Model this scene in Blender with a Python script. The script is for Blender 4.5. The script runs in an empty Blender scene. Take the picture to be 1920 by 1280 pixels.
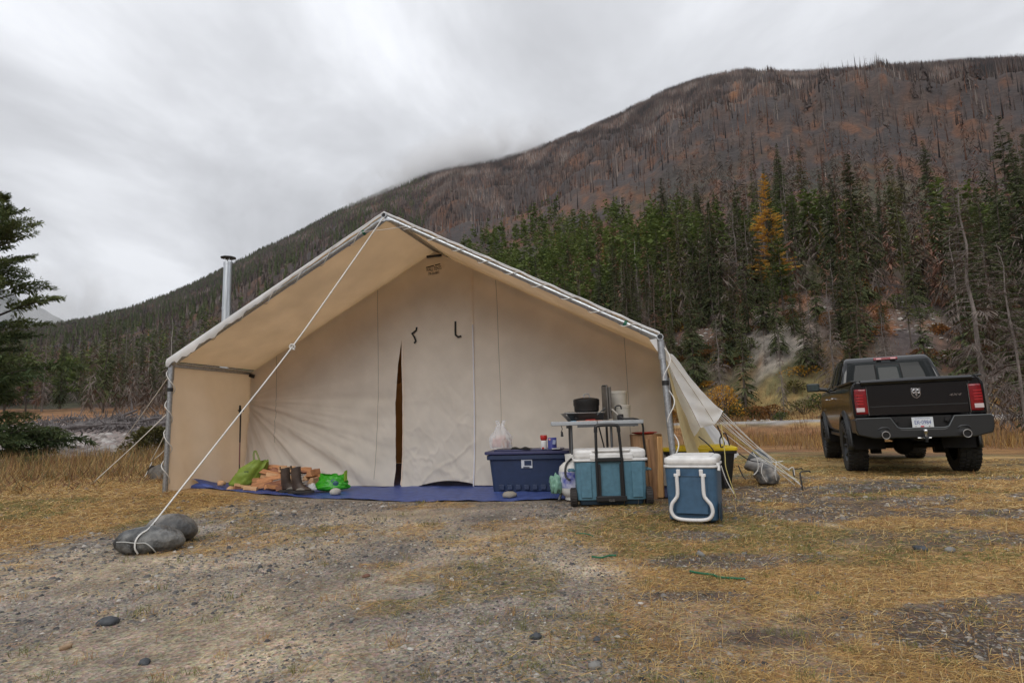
import bpy, bmesh, math, random
import numpy as np
from mathutils import Vector, Matrix, Euler
PI = math.pi
rnd = random.Random(7)
C = bpy.context.scene.collection
S = bpy.context.scene

# ------------------------------------------------------------------ camera
cam_d = bpy.data.cameras.new('camera'); cam = bpy.data.objects.new('camera', cam_d); C.objects.link(cam)
cam_d.sensor_width = 36; cam_d.lens = 1100 / 1920 * 36; cam_d.clip_start = 0.05; cam_d.clip_end = 12000
cam.matrix_world = Matrix.Translation((0, 0, 0.8)) @ Matrix.Rotation(PI/2 + math.radians(7.762), 4, 'X') @ Matrix.Rotation(math.radians(-1.6), 4, 'Z')
S.camera = cam

# ------------------------------------------------------------------ world: overcast sky
w = bpy.data.worlds.new('World'); S.world = w; w.use_nodes = True
nt = w.node_tree; nt.nodes.clear(); L = nt.links.new
def N(t, **k):
    n = nt.nodes.new(t)
    for a, b in k.items(): setattr(n, a, b)
    return n
SUN_EL, SUN_AZ = 38, 200
sky = N('ShaderNodeTexSky', sky_type='NISHITA', sun_disc=False)
sky.sun_elevation = math.radians(SUN_EL); sky.sun_rotation = math.radians(SUN_AZ); sky.air_density = 1; sky.dust_density = 3
bg1 = N('ShaderNodeBackground'); bg1.inputs[1].default_value = 0.05; L(sky.outputs[0], bg1.inputs[0])
tc = N('ShaderNodeTexCoord'); sep = N('ShaderNodeSeparateXYZ'); L(tc.outputs['Generated'], sep.inputs[0])
def M(op, a, b=None, c=None):
    n = N('ShaderNodeMath', operation=op)
    for i, v in enumerate((a, b, c)):
        if v is None: continue
        if isinstance(v, (int, float)): n.inputs[i].default_value = v
        else: L(v, n.inputs[i])
    return n.outputs[0]
zc = M('MAXIMUM', sep.outputs[2], 0.0)
den = M('ADD', zc, 0.22)
cmb = N('ShaderNodeCombineXYZ'); L(M('DIVIDE', sep.outputs[0], den), cmb.inputs[0]); L(M('DIVIDE', sep.outputs[1], den), cmb.inputs[1])
mp = N('ShaderNodeMapping'); L(cmb.outputs[0], mp.inputs[0]); mp.inputs['Rotation'].default_value = (0, 0, math.radians(35)); mp.inputs['Scale'].default_value = (1.25, .8, 1); mp.inputs['Location'].default_value = (3.1, 1.7, 0)
n1 = N('ShaderNodeTexNoise'); n1.inputs['Scale'].default_value = 1.5; n1.inputs['Detail'].default_value = 6; n1.inputs['Roughness'].default_value = .56; n1.inputs['Distortion'].default_value = .35; L(mp.outputs[0], n1.inputs[0])
n2 = N('ShaderNodeTexNoise'); n2.inputs['Scale'].default_value = .45; n2.inputs['Detail'].default_value = 3; L(mp.outputs[0], n2.inputs[0])
mixn = M('ADD', M('MULTIPLY', n1.outputs[0], .6), M('MULTIPLY', n2.outputs[0], .4))
rp = N('ShaderNodeValToRGB'); L(mixn, rp.inputs[0])
rp.color_ramp.elements[0].position = .36; rp.color_ramp.elements[0].color = (.47, .48, .505, 1)
rp.color_ramp.elements[1].position = .60; rp.color_ramp.elements[1].color = (.84, .86, .90, 1)
e = rp.color_ramp.elements.new(.48); e.color = (.62, .635, .668, 1)
bg2 = N('ShaderNodeBackground'); L(rp.outputs[0], bg2.inputs[0])
L(M('MULTIPLY', M('ADD', M('MULTIPLY', zc, .45), 1.0), 1.04), bg2.inputs[1])
mx = N('ShaderNodeMixShader'); mx.inputs[0].default_value = .93; L(bg1.outputs[0], mx.inputs[1]); L(bg2.outputs[0], mx.inputs[2])
wo = N('ShaderNodeOutputWorld'); L(mx.outputs[0], wo.inputs[0])

sd = bpy.data.lights.new('sun', 'SUN'); sd.energy = 1.35; sd.angle = math.radians(40); sd.color = (1, .97, .93)
sun = bpy.data.objects.new('sun', sd); C.objects.link(sun)
# light comes from behind the camera, high, softened by the cloud
sdir = Vector((math.sin(math.radians(SUN_AZ)) * math.cos(math.radians(SUN_EL)), math.cos(math.radians(SUN_AZ)) * math.cos(math.radians(SUN_EL)), math.sin(math.radians(SUN_EL))))
sun.rotation_euler = (-sdir).to_track_quat('-Z', 'Y').to_euler(); sun.location = (0, -3, 20)
vs = S.view_settings; vs.view_transform = 'Standard'; vs.look = 'None'; vs.exposure = 0.0; vs.gamma = 1; vs.use_curve_mapping = False
S.cycles.max_bounces = 12; S.cycles.diffuse_bounces = 3; S.cycles.glossy_bounces = 3; S.cycles.transmission_bounces = 4; S.cycles.volume_bounces = 12; S.cycles.transparent_max_bounces = 8
S.cycles.use_denoising = True
S.cycles.caustics_reflective = False; S.cycles.caustics_refractive = False

# ------------------------------------------------------------------ helpers
def tag(o, label=None, cat=None, group=None, kind=None):
    if label: o['label'] = label
    if cat: o['category'] = cat
    if group: o['group'] = group
    if kind: o['kind'] = kind
    return o
def empty(name, loc=(0, 0, 0), rz=0, label=None, cat=None, group=None):
    o = bpy.data.objects.new(name, None); C.objects.link(o); o.location = loc; o.rotation_euler = (0, 0, rz); o.empty_display_size = .1
    return tag(o, label, cat, group)
def link_mesh(name, me, parent=None, loc=None):
    o = bpy.data.objects.new(name, me); C.objects.link(o)
    if parent: o.parent = parent
    if loc is not None: o.location = loc
    return o
def copy_tree(o, parent=None):
    c = o.copy(); C.objects.link(c); c.parent = parent
    for ch in list(o.children): copy_tree(ch, c)
    return c
def np_mesh(name, V, F, m=None, smooth=False, cols=None):
    """V (n,3); F (k,3|4) numpy"""
    me = bpy.data.meshes.new(name); V = np.ascontiguousarray(V, dtype=np.float32); F = np.ascontiguousarray(F, dtype=np.int32)
    k = F.shape[1]
    me.vertices.add(len(V)); me.vertices.foreach_set('co', V.ravel())
    me.loops.add(F.size); me.loops.foreach_set('vertex_index', F.ravel())
    me.polygons.add(len(F)); me.polygons.foreach_set('loop_start', np.arange(0, F.size, k, dtype=np.int32)); me.polygons.foreach_set('loop_total', np.full(len(F), k, dtype=np.int32))
    if smooth: me.polygons.foreach_set('use_smooth', np.ones(len(F), dtype=bool))
    me.update(calc_edges=True)
    if cols is not None:
        for nm, c in cols.items():
            at = me.color_attributes.new(nm, 'FLOAT_COLOR', 'POINT'); c = np.asarray(c, dtype=np.float32)
            if c.ndim == 1: c = np.stack([c, c, c], 1)
            at.data.foreach_set('color', np.concatenate([c, np.ones((len(c), 1), np.float32)], 1).ravel())
    if m: me.materials.append(m)
    return me
def hsh(ix, iy, s):
    n = (ix * 374761393 + iy * 668265263 + s * 1442695041) & 0xffffffff
    n = ((n ^ (n >> 13)) * 1274126177) & 0xffffffff
    return ((n ^ (n >> 16)) & 0xffff) / 65535.0
def vnoise(x, y, s=0):
    x = np.asarray(x, float); y = np.asarray(y, float)
    ix = np.floor(x).astype(np.int64); iy = np.floor(y).astype(np.int64); fx = x - ix; fy = y - iy
    fx = fx * fx * fx * (fx * (fx * 6 - 15) + 10); fy = fy * fy * fy * (fy * (fy * 6 - 15) + 10)
    a = hsh(ix, iy, s); b = hsh(ix + 1, iy, s); c = hsh(ix, iy + 1, s); d = hsh(ix + 1, iy + 1, s)
    return (a + (b - a) * fx) * (1 - fy) + (c + (d - c) * fx) * fy
def fbm(x, y, o=4, s=0):
    t = 0; a = .5; n = 0
    for i in range(o):
        t = t + a * vnoise(x, y, s + i * 17); n += a; a *= .5; x = x * 2.03 + 11.3; y = y * 2.03 + 5.7
    return t / n
def sst(a, b, x):
    t = np.clip((x - a) / (b - a), 0, 1); return t * t * (3 - 2 * t)

# ---- materials
def mat(name, col=(.5, .5, .5), rough=.6, metal=0, var=0, scale=8, bump=0, bscale=40, spec=.5, alpha=1, trans=0, col2=None, coat=0, stretch=None, detail=4, transl=0, tcol=None, objrand=0, attr=None, bdist=.01, emit=None):
    m = bpy.data.materials.new(name); m.use_nodes = True; t = m.node_tree; n = t.nodes; b = n['Principled BSDF']; l = t.links.new
    b.inputs['Roughness'].default_value = rough; b.inputs['Metallic'].default_value = metal; b.inputs['Specular IOR Level'].default_value = spec
    b.inputs['Base Color'].default_value = (*col, 1); b.inputs['Alpha'].default_value = alpha; b.inputs['Transmission Weight'].default_value = trans
    b.inputs['Coat Weight'].default_value = coat
    co = n.new('ShaderNodeTexCoord'); mpp = n.new('ShaderNodeMapping'); l(co.outputs['Object'], mpp.inputs[0])
    if stretch: mpp.inputs['Scale'].default_value = stretch
    src = None
    if attr:
        at = n.new('ShaderNodeAttribute'); at.attribute_name = attr; src = at.outputs['Color']
    if var or col2 or attr:
        nz = n.new('ShaderNodeTexNoise'); nz.inputs['Scale'].default_value = scale; nz.inputs['Detail'].default_value = detail; l(mpp.outputs[0], nz.inputs[0])
        if col2:
            r = n.new('ShaderNodeValToRGB'); r.color_ramp.elements[0].position = .36; r.color_ramp.elements[1].position = .64
            r.color_ramp.elements[0].color = (*col, 1); r.color_ramp.elements[1].color = (*col2, 1); l(nz.outputs[0], r.inputs[0]); src = r.outputs[0]
        if var:
            h = n.new('ShaderNodeHueSaturation'); mr = n.new('ShaderNodeMapRange'); mr.inputs[1].default_value = .3; mr.inputs[2].default_value = .7; mr.inputs[3].default_value = 1 - var; mr.inputs[4].default_value = 1 + var
            nz2 = n.new('ShaderNodeTexNoise'); nz2.inputs['Scale'].default_value = scale * 2.3; nz2.inputs['Detail'].default_value = 6; l(mpp.outputs[0], nz2.inputs[0])
            l(nz2.outputs[0], mr.inputs[0]); l(mr.outputs[0], h.inputs['Value'])
            if src: l(src, h.inputs['Color'])
            else: h.inputs['Color'].default_value = (*col, 1)
            src = h.outputs[0]
    if objrand:
        oi = n.new('ShaderNodeObjectInfo'); h = n.new('ShaderNodeHueSaturation'); mr = n.new('ShaderNodeMapRange'); mr.inputs[3].default_value = 1 - objrand; mr.inputs[4].default_value = 1 + objrand
        l(oi.outputs['Random'], mr.inputs[0]); l(mr.outputs[0], h.inputs['Value'])
        mr2 = n.new('ShaderNodeMapRange'); mr2.inputs[3].default_value = .5 - objrand * .05; mr2.inputs[4].default_value = .5 + objrand * .03
        ml = n.new('ShaderNodeMath'); ml.operation = 'FRACT'; m2 = n.new('ShaderNodeMath'); m2.operation = 'MULTIPLY'; m2.inputs[1].default_value = 7.31; l(oi.outputs['Random'], m2.inputs[0]); l(m2.outputs[0], ml.inputs[0]); l(ml.outputs[0], mr2.inputs[0]); l(mr2.outputs[0], h.inputs['Hue'])
        if src: l(src, h.inputs['Color'])
        else: h.inputs['Color'].default_value = (*col, 1)
        src = h.outputs[0]
    if src: l(src, b.inputs['Base Color'])
    if bump:
        nb = n.new('ShaderNodeTexNoise'); nb.inputs['Scale'].default_value = bscale; nb.inputs['Detail'].default_value = 6; l(mpp.outputs[0], nb.inputs[0])
        bp = n.new('ShaderNodeBump'); bp.inputs['Strength'].default_value = bump; bp.inputs['Distance'].default_value = bdist; l(nb.outputs[0], bp.inputs['Height']); l(bp.outputs[0], b.inputs['Normal'])
    if transl:
        tr = n.new('ShaderNodeBsdfTranslucent'); mxs = n.new('ShaderNodeMixShader'); mxs.inputs[0].default_value = transl
        if src and not tcol: l(src, tr.inputs[0])
        else: tr.inputs[0].default_value = (*(tcol or col), 1)
        l(b.outputs[0], mxs.inputs[1]); l(tr.outputs[0], mxs.inputs[2]); l(mxs.outputs[0], n['Material Output'].inputs[0])
    if emit: b.inputs['Emission Color'].default_value = (*emit, 1); b.inputs['Emission Strength'].default_value = 1
    return m

class MB:
    """collects shapes, builds ONE mesh object"""
    def __init__(s): s.v = []; s.f = []
    def add(s, vs_, fs):
        o = len(s.v); s.v += [tuple(p) for p in vs_]; s.f += [tuple(i + o for i in f) for f in fs]; return s
    def box(s, c, d, rz=0, rx=0, ry=0, taper=1.0):
        x, y, z = d[0] / 2, d[1] / 2, d[2] / 2
        P = [(-x*taper if False else -x, -y, -z), (x, -y, -z), (x, y, -z), (-x, y, -z), (-x*taper, -y*taper, z), (x*taper, -y*taper, z), (x*taper, y*taper, z), (-x*taper, y*taper, z)]
        R = Euler((rx, ry, rz)).to_matrix(); c = Vector(c)
        return s.add([R @ Vector(p) + c for p in P], [(0, 3, 2, 1), (4, 5, 6, 7), (0, 1, 5, 4), (1, 2, 6, 5), (2, 3, 7, 6), (3, 0, 4, 7)])
    def tube(s, pts, r, n=8, cap=True):
        pts = [Vector(p) for p in pts]; rs = r if isinstance(r, (list, tuple)) else [r] * len(pts); V = []; F = []
        up = None
        for i, p in enumerate(pts):
            t = (pts[min(i + 1, len(pts) - 1)] - pts[max(i - 1, 0)])
            if t.length < 1e-9: t = Vector((0, 0, 1))
            t.normalize()
            if up is None: up = Vector((0, 0, 1)) if abs(t.z) < .9 else Vector((1, 0, 0))
            a = t.cross(up)
            if a.length < 1e-4: a = t.cross(Vector((1, .3, .2)))
            a.normalize(); b = a.cross(t).normalized(); up = b
            for k in range(n):
                q = 2 * PI * k / n; V.append(p + (a * math.cos(q) + b * math.sin(q)) * rs[i])
        for i in range(len(pts) - 1):
            for k in range(n): F.append((i*n + k, i*n + (k+1) % n, (i+1)*n + (k+1) % n, (i+1)*n + k))
        if cap: F.append(tuple(range(n))[::-1]); F.append(tuple((len(pts)-1)*n + k for k in range(n)))
        return s.add(V, F)
    def lathe(s, prof, c=(0, 0, 0), n=24, axis='Z', rz=0, cap=True):
        V = []; F = []
        for (r, z) in prof:
            for k in range(n):
                q = 2 * PI * k / n
                p = Vector((r * math.cos(q), r * math.sin(q), z))
                if axis == 'X': p = Vector((p.z, p.x, p.y))
                if axis == 'Y': p = Vector((p.x, p.z, p.y)); 
                if rz: p = Matrix.Rotation(rz, 3, 'Z') @ p
                V.append(p + Vector(c))
        m_ = len(prof)
        for i in range(m_ - 1):
            for k in range(n): F.append((i*n + k, i*n + (k+1) % n, (i+1)*n + (k+1) % n, (i+1)*n + k))
        if cap: F.append(tuple(range(n))[::-1]); F.append(tuple((m_-1)*n + k for k in range(n)))
        return s.add(V, F)
    def grid(s, fn, nu, nv, closed_u=False):
        V = [fn(i / nu, j / nv) for j in range(nv + 1) for i in range(nu + 1)]
        F = [(j*(nu+1)+i, j*(nu+1)+i+1, (j+1)*(nu+1)+i+1, (j+1)*(nu+1)+i) for j in range(nv) for i in range(nu)]
        return s.add(V, F)
    def poly(s, pts, th, nrm):
        """extruded outline: pts 3D planar, thickness vector nrm*th"""
        n = len(pts); d = Vector(nrm) * th
        V = [Vector(p) for p in pts] + [Vector(p) + d for p in pts]
        F = [tuple(range(n)), tuple(range(n, 2*n))[::-1]] + [(i, (i+1) % n, n + (i+1) % n, n + i) for i in range(n)]
        return s.add(V, F)
    def mesh(s, name, m=None, smooth=None, fix=True):
        me = bpy.data.meshes.new(name); me.from_pydata(s.v, [], s.f); me.update()
        if fix:
            bm = bmesh.new(); bm.from_mesh(me); bmesh.ops.recalc_face_normals(bm, faces=bm.faces); bm.to_mesh(me); bm.free()
        if m: me.materials.append(m)
        if smooth:
            me.polygons.foreach_set('use_smooth', [True] * len(me.polygons)); me.set_sharp_from_angle(angle=math.radians(smooth))
        return me
    def build(s, name, m=None, parent=None, smooth=35, bevel=0, seg=2, loc=None, solid=0, sub=0, fix=True):
        me = s.mesh(name, m, smooth, fix); o = link_mesh(name, me, parent, loc)
        if solid: k = o.modifiers.new('s', 'SOLIDIFY'); k.thickness = solid; k.offset = 0
        if bevel: k = o.modifiers.new('b', 'BEVEL'); k.width = bevel; k.segments = seg; k.limit_method = 'ANGLE'; k.angle_limit = math.radians(40); k.harden_normals = False
        if sub: k = o.modifiers.new('u', 'SUBSURF'); k.levels = sub; k.render_levels = sub
        return o

# ------------------------------------------------------------------ terrain
SKY = [(-52, .10), (-45, .13), (-39.71, 0.1473), (-37.8, 0.156), (-36.12, 0.1645), (-33.66, 0.1821), (-30.27, 0.2131), (-27.46, 0.2445), (-24.04, 0.2849), (-20.38, 0.3223), (-17.51, 0.3554), (-14.51, 0.3831), (-11.41, 0.4106), (-8.22, 0.4396), (-4.96, 0.4559), (-0.57, 0.4674), (2.75, 0.4834), (6.08, 0.5018), (9.39, 0.5194), (13.74, 0.5441), (16.41, 0.5608), (19.0, 0.5681), (21.51, 0.5722), (23.92, 0.5686), (25.73, 0.5527), (28.38, 0.5373), (32.55, 0.5176), (36.38, 0.4996), (39.86, 0.479), (43.61, 0.4538), (60, .4), (90, .25), (130, .15), (180, .13)]
sk_a = np.array([-180, -130, -90] + [s[0] for s in SKY]); sk_t = np.array([.13, .15, .12] + [s[1] for s in SKY])
def ipl(a, t): return np.interp(a, [q[0] for q in t], [q[1] for q in t])
def R0(a): return ipl(a, [(-180, 150), (-90, 140), (-50, 112), (-30, 105), (-18, 90), (-5, 62), (8, 50), (20, 46), (30, 43), (45, 46), (90, 90), (180, 150)])
def RR(a): return ipl(a, [(-180, 1500), (-45, 1500), (-20, 1420), (0, 1380), (20, 1250), (45, 1150), (90, 1300), (180, 1500)])
def gnd(x, y):
    """the flat camp ground, centimetre relief"""
    h = .08 * sst(-2.2, -4.3, x) * sst(4.8, 7, y) * (1 - sst(-7, -12, x)) - .31 * sst(2.9, 5.6, x) * sst(6.6, 10.3, y)
    r = np.hypot(x, y)
    flat = 1 - .8 * np.exp(-(((x + 1.2) / 3.6) ** 2 + ((y - 7.2) / 1.6) ** 2) ** 2)
    h = h + flat * (.05 * (fbm(x * .55, y * .55, 3, 5) - .5) * np.clip(r / 5, .3, 1) + .016 * (fbm(x * 3.1, y * 3.1, 4, 9) - .5) + .25 * (fbm(x * .06, y * .06, 3, 3) - .5) * sst(12, 40, r))
    return h
def H(x, y):
    x = np.asarray(x, float); y = np.asarray(y, float)
    a = np.degrees(np.arctan2(x, y)); r = np.hypot(x, y); r0 = R0(a); R = RR(a); Hr = np.interp(a, sk_a, sk_t) * R + .8
    left = sst(-6, -16, a) * sst(-100, -60, a)
    h = gnd(x, y)
    # river bar and terrace on the left, road bench and soil bank on the right
    bar = 1.5 * sst(24, 58, r) + 1.9 * sst(70, 96, r) - .35 * sst(17, 22, r) * (1 - sst(24, 30, r)) + .5 * (fbm(x * .15, y * .15, 3, 21) - .5) * sst(16, 24, r)
    right = sst(4, 14, a) * (1 - sst(80, 110, a))
    bank = (.75 * sst(31, 35, r) + 3.3 * sst(-2, 10, r - r0) * (.45 + 1.1 * fbm(a * .16, r * 0 + 3, 2, 31)) + 1.2 * (fbm(x * .22, y * .22, 4, 33) - .5) * sst(0, 6, r - r0))
    h = h + left * bar + right * bank + (1 - left) * (1 - right) * 1.0 * sst(-5, 20, r - r0)
    t = np.clip((r - r0) / (R - r0), 0, 1)
    Hr = Hr - 14 * sst(-8, -30, a)
    mtn = Hr * t ** 1.1
    rel = (fbm(x / 260, y / 260, 5, 41) - .5) * 150 * np.sin(np.clip(t, 0, 1) * PI) ** .8 * np.clip(t * 4, 0, 1)
    rel = rel + (fbm(a * .35 + 7, r / 900, 3, 47) - .5) * 110 * np.sin(t * PI) * t
    rel = rel * (1 - sst(.5, .9, t)) * np.clip(np.interp(a, sk_a, sk_t) / .5, 0, 1) ** 2.2
    rel = rel + (fbm(x / 28, y / 28, 3, 43) - .5) * 3.5 * sst(0, 30, r - r0) * (1 - sst(.93, 1, t))
    beyond = np.clip((r - R) / 900, 0, 1)
    return h + (mtn + rel * (1 if True else 0)) * (1 - beyond ** 1.2)
def Hs(x, y): return float(H(np.array([x]), np.array([y]))[0])
def polar(a, r):
    a = math.radians(a); return r * math.sin(a), r * math.cos(a)

# ---- where the ground is grass / bare / dark
def masks(x, y):
    """returns grass, dark soil weights (0..1) on the camp ground"""
    n = fbm(x * .9, y * .9, 4, 61); n2 = fbm(x * 2.6, y * 1.6, 3, 67); n3 = fbm(x * .35, y * .35, 3, 71)
    leftg = sst(0, .9, (-x - 3.15 - .25 * (y - 4.5) * (y < 4.5)) + (y - 4.6) * .38 + (n - .5) * 1.3)
    leftg = leftg * (x < 0)
    leftg = np.maximum(leftg, sst(13, 16, y + (n - .5) * 3) * (x < 3))
    rb = (x - (.15 + .0 * y + .35 * np.clip(y - 4, 0, 2) * .5))
    rightg = sst(-.35, .7, rb + (n - .5) * 1.7) * sst(.34, .46, n2 * .55 + n3 * .2 + n * .35 + .04 * np.clip(x, 0, 2))
    g = np.clip(np.maximum(leftg, rightg), 0, 1)
    dark = sst(.50, .57, fbm(x * 1.0 + 40, y * 1.7, 4, 77)) * sst(.3, 1.2, rb)
    for px, py, sx, sy in ((1.25, 3.42, .62, .17), (2.55, 3.75, .6, .35), (.95, 2.25, .32, .10), (1.62, 2.22, .42, .22), (2.3, 4.7, .8, .22), (1.9, 6.0, .8, .25), (3.4, 5.6, .8, .22), (.75, 2.75, .25, .08)):
        q = ((x - px) / sx) ** 2 + ((y - py) / sy) ** 2; dark = np.maximum(dark, sst(1.5, .3, q + (n2 - .5) * 2.4))
    g = g * (1 - .8 * dark)
    sp = sst(.60, .68, fbm(x * 1.7 + 9, y * 1.7, 3, 83)) * .38
    g = np.maximum(g, sp * (y > 2.2))
    return g, dark
# ------------------------------------------------------------------ ground sheet (camp, river bar, road bench, slope)
az = np.concatenate([np.linspace(-180, -58, 40, endpoint=False), np.linspace(-58, 58, 460, endpoint=False), np.linspace(58, 180, 40)])
r_near = np.exp(np.linspace(math.log(.5), math.log(62), 360)); r_far = np.exp(np.linspace(math.log(62), math.log(2900), 200))
def sheet(rs, centre):
    A, Rr = np.meshgrid(np.radians(az), rs); x = Rr * np.sin(A); y = Rr * np.cos(A); z = H(x.ravel(), y.ravel())
    V = np.stack([x.ravel(), y.ravel(), z], 1); na = len(az); nr = len(rs)
    i, j = np.meshgrid(np.arange(na - 1), np.arange(nr - 1)); i = i.ravel(); j = j.ravel()
    F = np.stack([j*na+i, (j+1)*na+i, (j+1)*na+i+1, j*na+i+1], 1)
    if centre:
        V = np.concatenate([V, [[0, 0, H(np.array([0.]), np.array([.1]))[0]]]]); c = len(V) - 1; k = np.arange(na - 1)
        F = np.concatenate([F, np.stack([k, k + 1, np.full(na-1, c), np.full(na-1, c)], 1)])
    return V, F
def lerp(a, b, t): return np.asarray(a)[None, :] * (1 - t[:, None]) + np.asarray(b)[None, :] * t[:, None] if np.ndim(a) == 1 else a * (1 - t[:, None]) + np.asarray(b)[None, :] * t[:, None]
def ground_col(V):
    x, y = V[:, 0], V[:, 1]; r = np.hypot(x, y); a = np.degrees(np.arctan2(x, y)); g, d = masks(x, y)
    n = fbm(x * .8, y * .8, 4, 101); nf = fbm(x * 9, y * 9, 3, 103); nm = fbm(x * 3, y * 3, 3, 107)
    c = lerp((.205, .173, .142), (.285, .228, .162), sst(.4, .65, n)); c = c * (.62 + .76 * nf[:, None]) * (.8 + .4 * nm[:, None])
    gr = lerp((.36, .215, .075), (.25, .155, .062), nm); gr = lerp(gr, (.13, .12, .05), sst(.6, .75, fbm(x * .7, y * .7, 3, 109)) * .6); gr = gr * (.55 + .9 * nf[:, None])
    c = c * (1 - g[:, None] * .85) + gr * g[:, None] * .85
    dk = np.array((.06, .043, .037))[None, :] * (.6 + .8 * nf[:, None]); c = c * (1 - d[:, None] * .8) + dk * d[:, None] * .8
    # parking meadow at the right: gold with olive and mud streaks
    st = fbm(x * .25 + y * .1, y * 1.1, 4, 113); st2 = fbm(x * .3, y * .9, 4, 127)
    md = lerp((.33, .22, .09), (.12, .095, .06), sst(.5, .62, st)); md = lerp(md, (.15, .14, .055), sst(.5, .65, st2) * .7); md = md * (.75 + .5 * nm[:, None])
    wq = (sst(8, 11, y + n * 3) * (x > -1)) * sst(-2, 2, a - 2); c = c * (1 - wq[:, None]) + md * wq[:, None]
    red = lerp((.26, .14, .05), (.17, .085, .045), fbm(x * .5, y * .5, 3, 131)); wq = sst(19, 23, r + n * 5) * (1 - sst(33, 34, r)) * (a > 3); c = c * (1 - wq[:, None]) + red * wq[:, None]
    rd = np.array((.27, .25, .235))[None, :] * (.8 + .4 * nm[:, None]); wq = sst(34.3, 35, r + n) * (1 - sst(38.2, 39, r + n)) * (a > 5); c = c * (1 - wq[:, None]) + rd * wq[:, None]
    # left river bar
    st = lerp((.26, .225, .20), (.16, .13, .11), sst(.4, .6, fbm(x * .35, y * .35, 4, 137))) * (.7 + .6 * nm[:, None]); wq = sst(19, 23, r + n * 4) * (a < -8); c = c * (1 - wq[:, None]) + st * wq[:, None]
    dw = lerp((.17, .135, .125), (.27, .22, .20), fbm(x * .3, y * .3, 4, 139)); wq = sst(33, 38, r + n * 6) * (a < -8); c = c * (1 - wq[:, None]) + dw * wq[:, None]
    og = lerp((.28, .125, .045), (.20, .12, .06), fbm(x * .2, y * .2, 4, 149)); wq = sst(72, 84, r + n * 8) * (a < -8); c = c * (1 - wq[:, None]) + og * wq[:, None]
    # slope
    r0 = R0(a); sl = sst(0, 6, r - r0) * (a > -12) + sst(10, 25, r - r0) * (a <= -12)
    rust = lerp((.21, .095, .05), (.12, .082, .066), sst(.30, .55, fbm(a * 1.3, np.log(r) * 22, 5, 151)))
    rust = lerp(rust, (.075, .064, .064), sst(.42, .58, fbm(a * .55 + 30, np.log(r) * 9, 4, 157)) * .8)
    rust = lerp(rust, (.07, .075, .03), sst(.45, .6, fbm(x * .06, y * .06, 4, 163)) * (1 - sst(120, 260, r)) * .7)
    bare = sst(.535, .60, fbm(x * .11 + 3, y * .16 + r * .05, 4, 167)) * (1 - sst(7, 20, r - r0)) * np.maximum.reduce([np.exp(-((a - 24.3) / 3.2) ** 2), np.exp(-((a - 36.2) / 1.0) ** 2), np.exp(-((a - 43) / 2.0) ** 2), .10 + 0 * a]) * (a > 12); so = np.array((.27, .24, .205))[None, :] * (.45 + .9 * fbm(x * 1.3, y * 1.3, 4, 169)[:, None])
    rust = rust * (1 - bare[:, None]) + so * bare[:, None]
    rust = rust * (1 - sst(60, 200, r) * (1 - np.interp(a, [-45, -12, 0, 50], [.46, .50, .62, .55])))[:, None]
    # avalanche gully of orange brush below the summit
    gu = np.exp(-((a - (22.6 - (np.log(r) - 6.6) * -2.0)) / .5) ** 2) * sst(560, 700, r) * (1 - sst(1050, 1150, r)); rust = lerp(rust, (.24, .10, .035), gu * .8)
    gu = sst(.93, .97, (r - r0) / (RR(a) - r0)) * (a > 20.5) * (a < 25.5); rust = lerp(rust, (.22, .12, .05), gu * .8)
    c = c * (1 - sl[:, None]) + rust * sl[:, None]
    return np.clip(c, .01, .9), g
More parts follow.
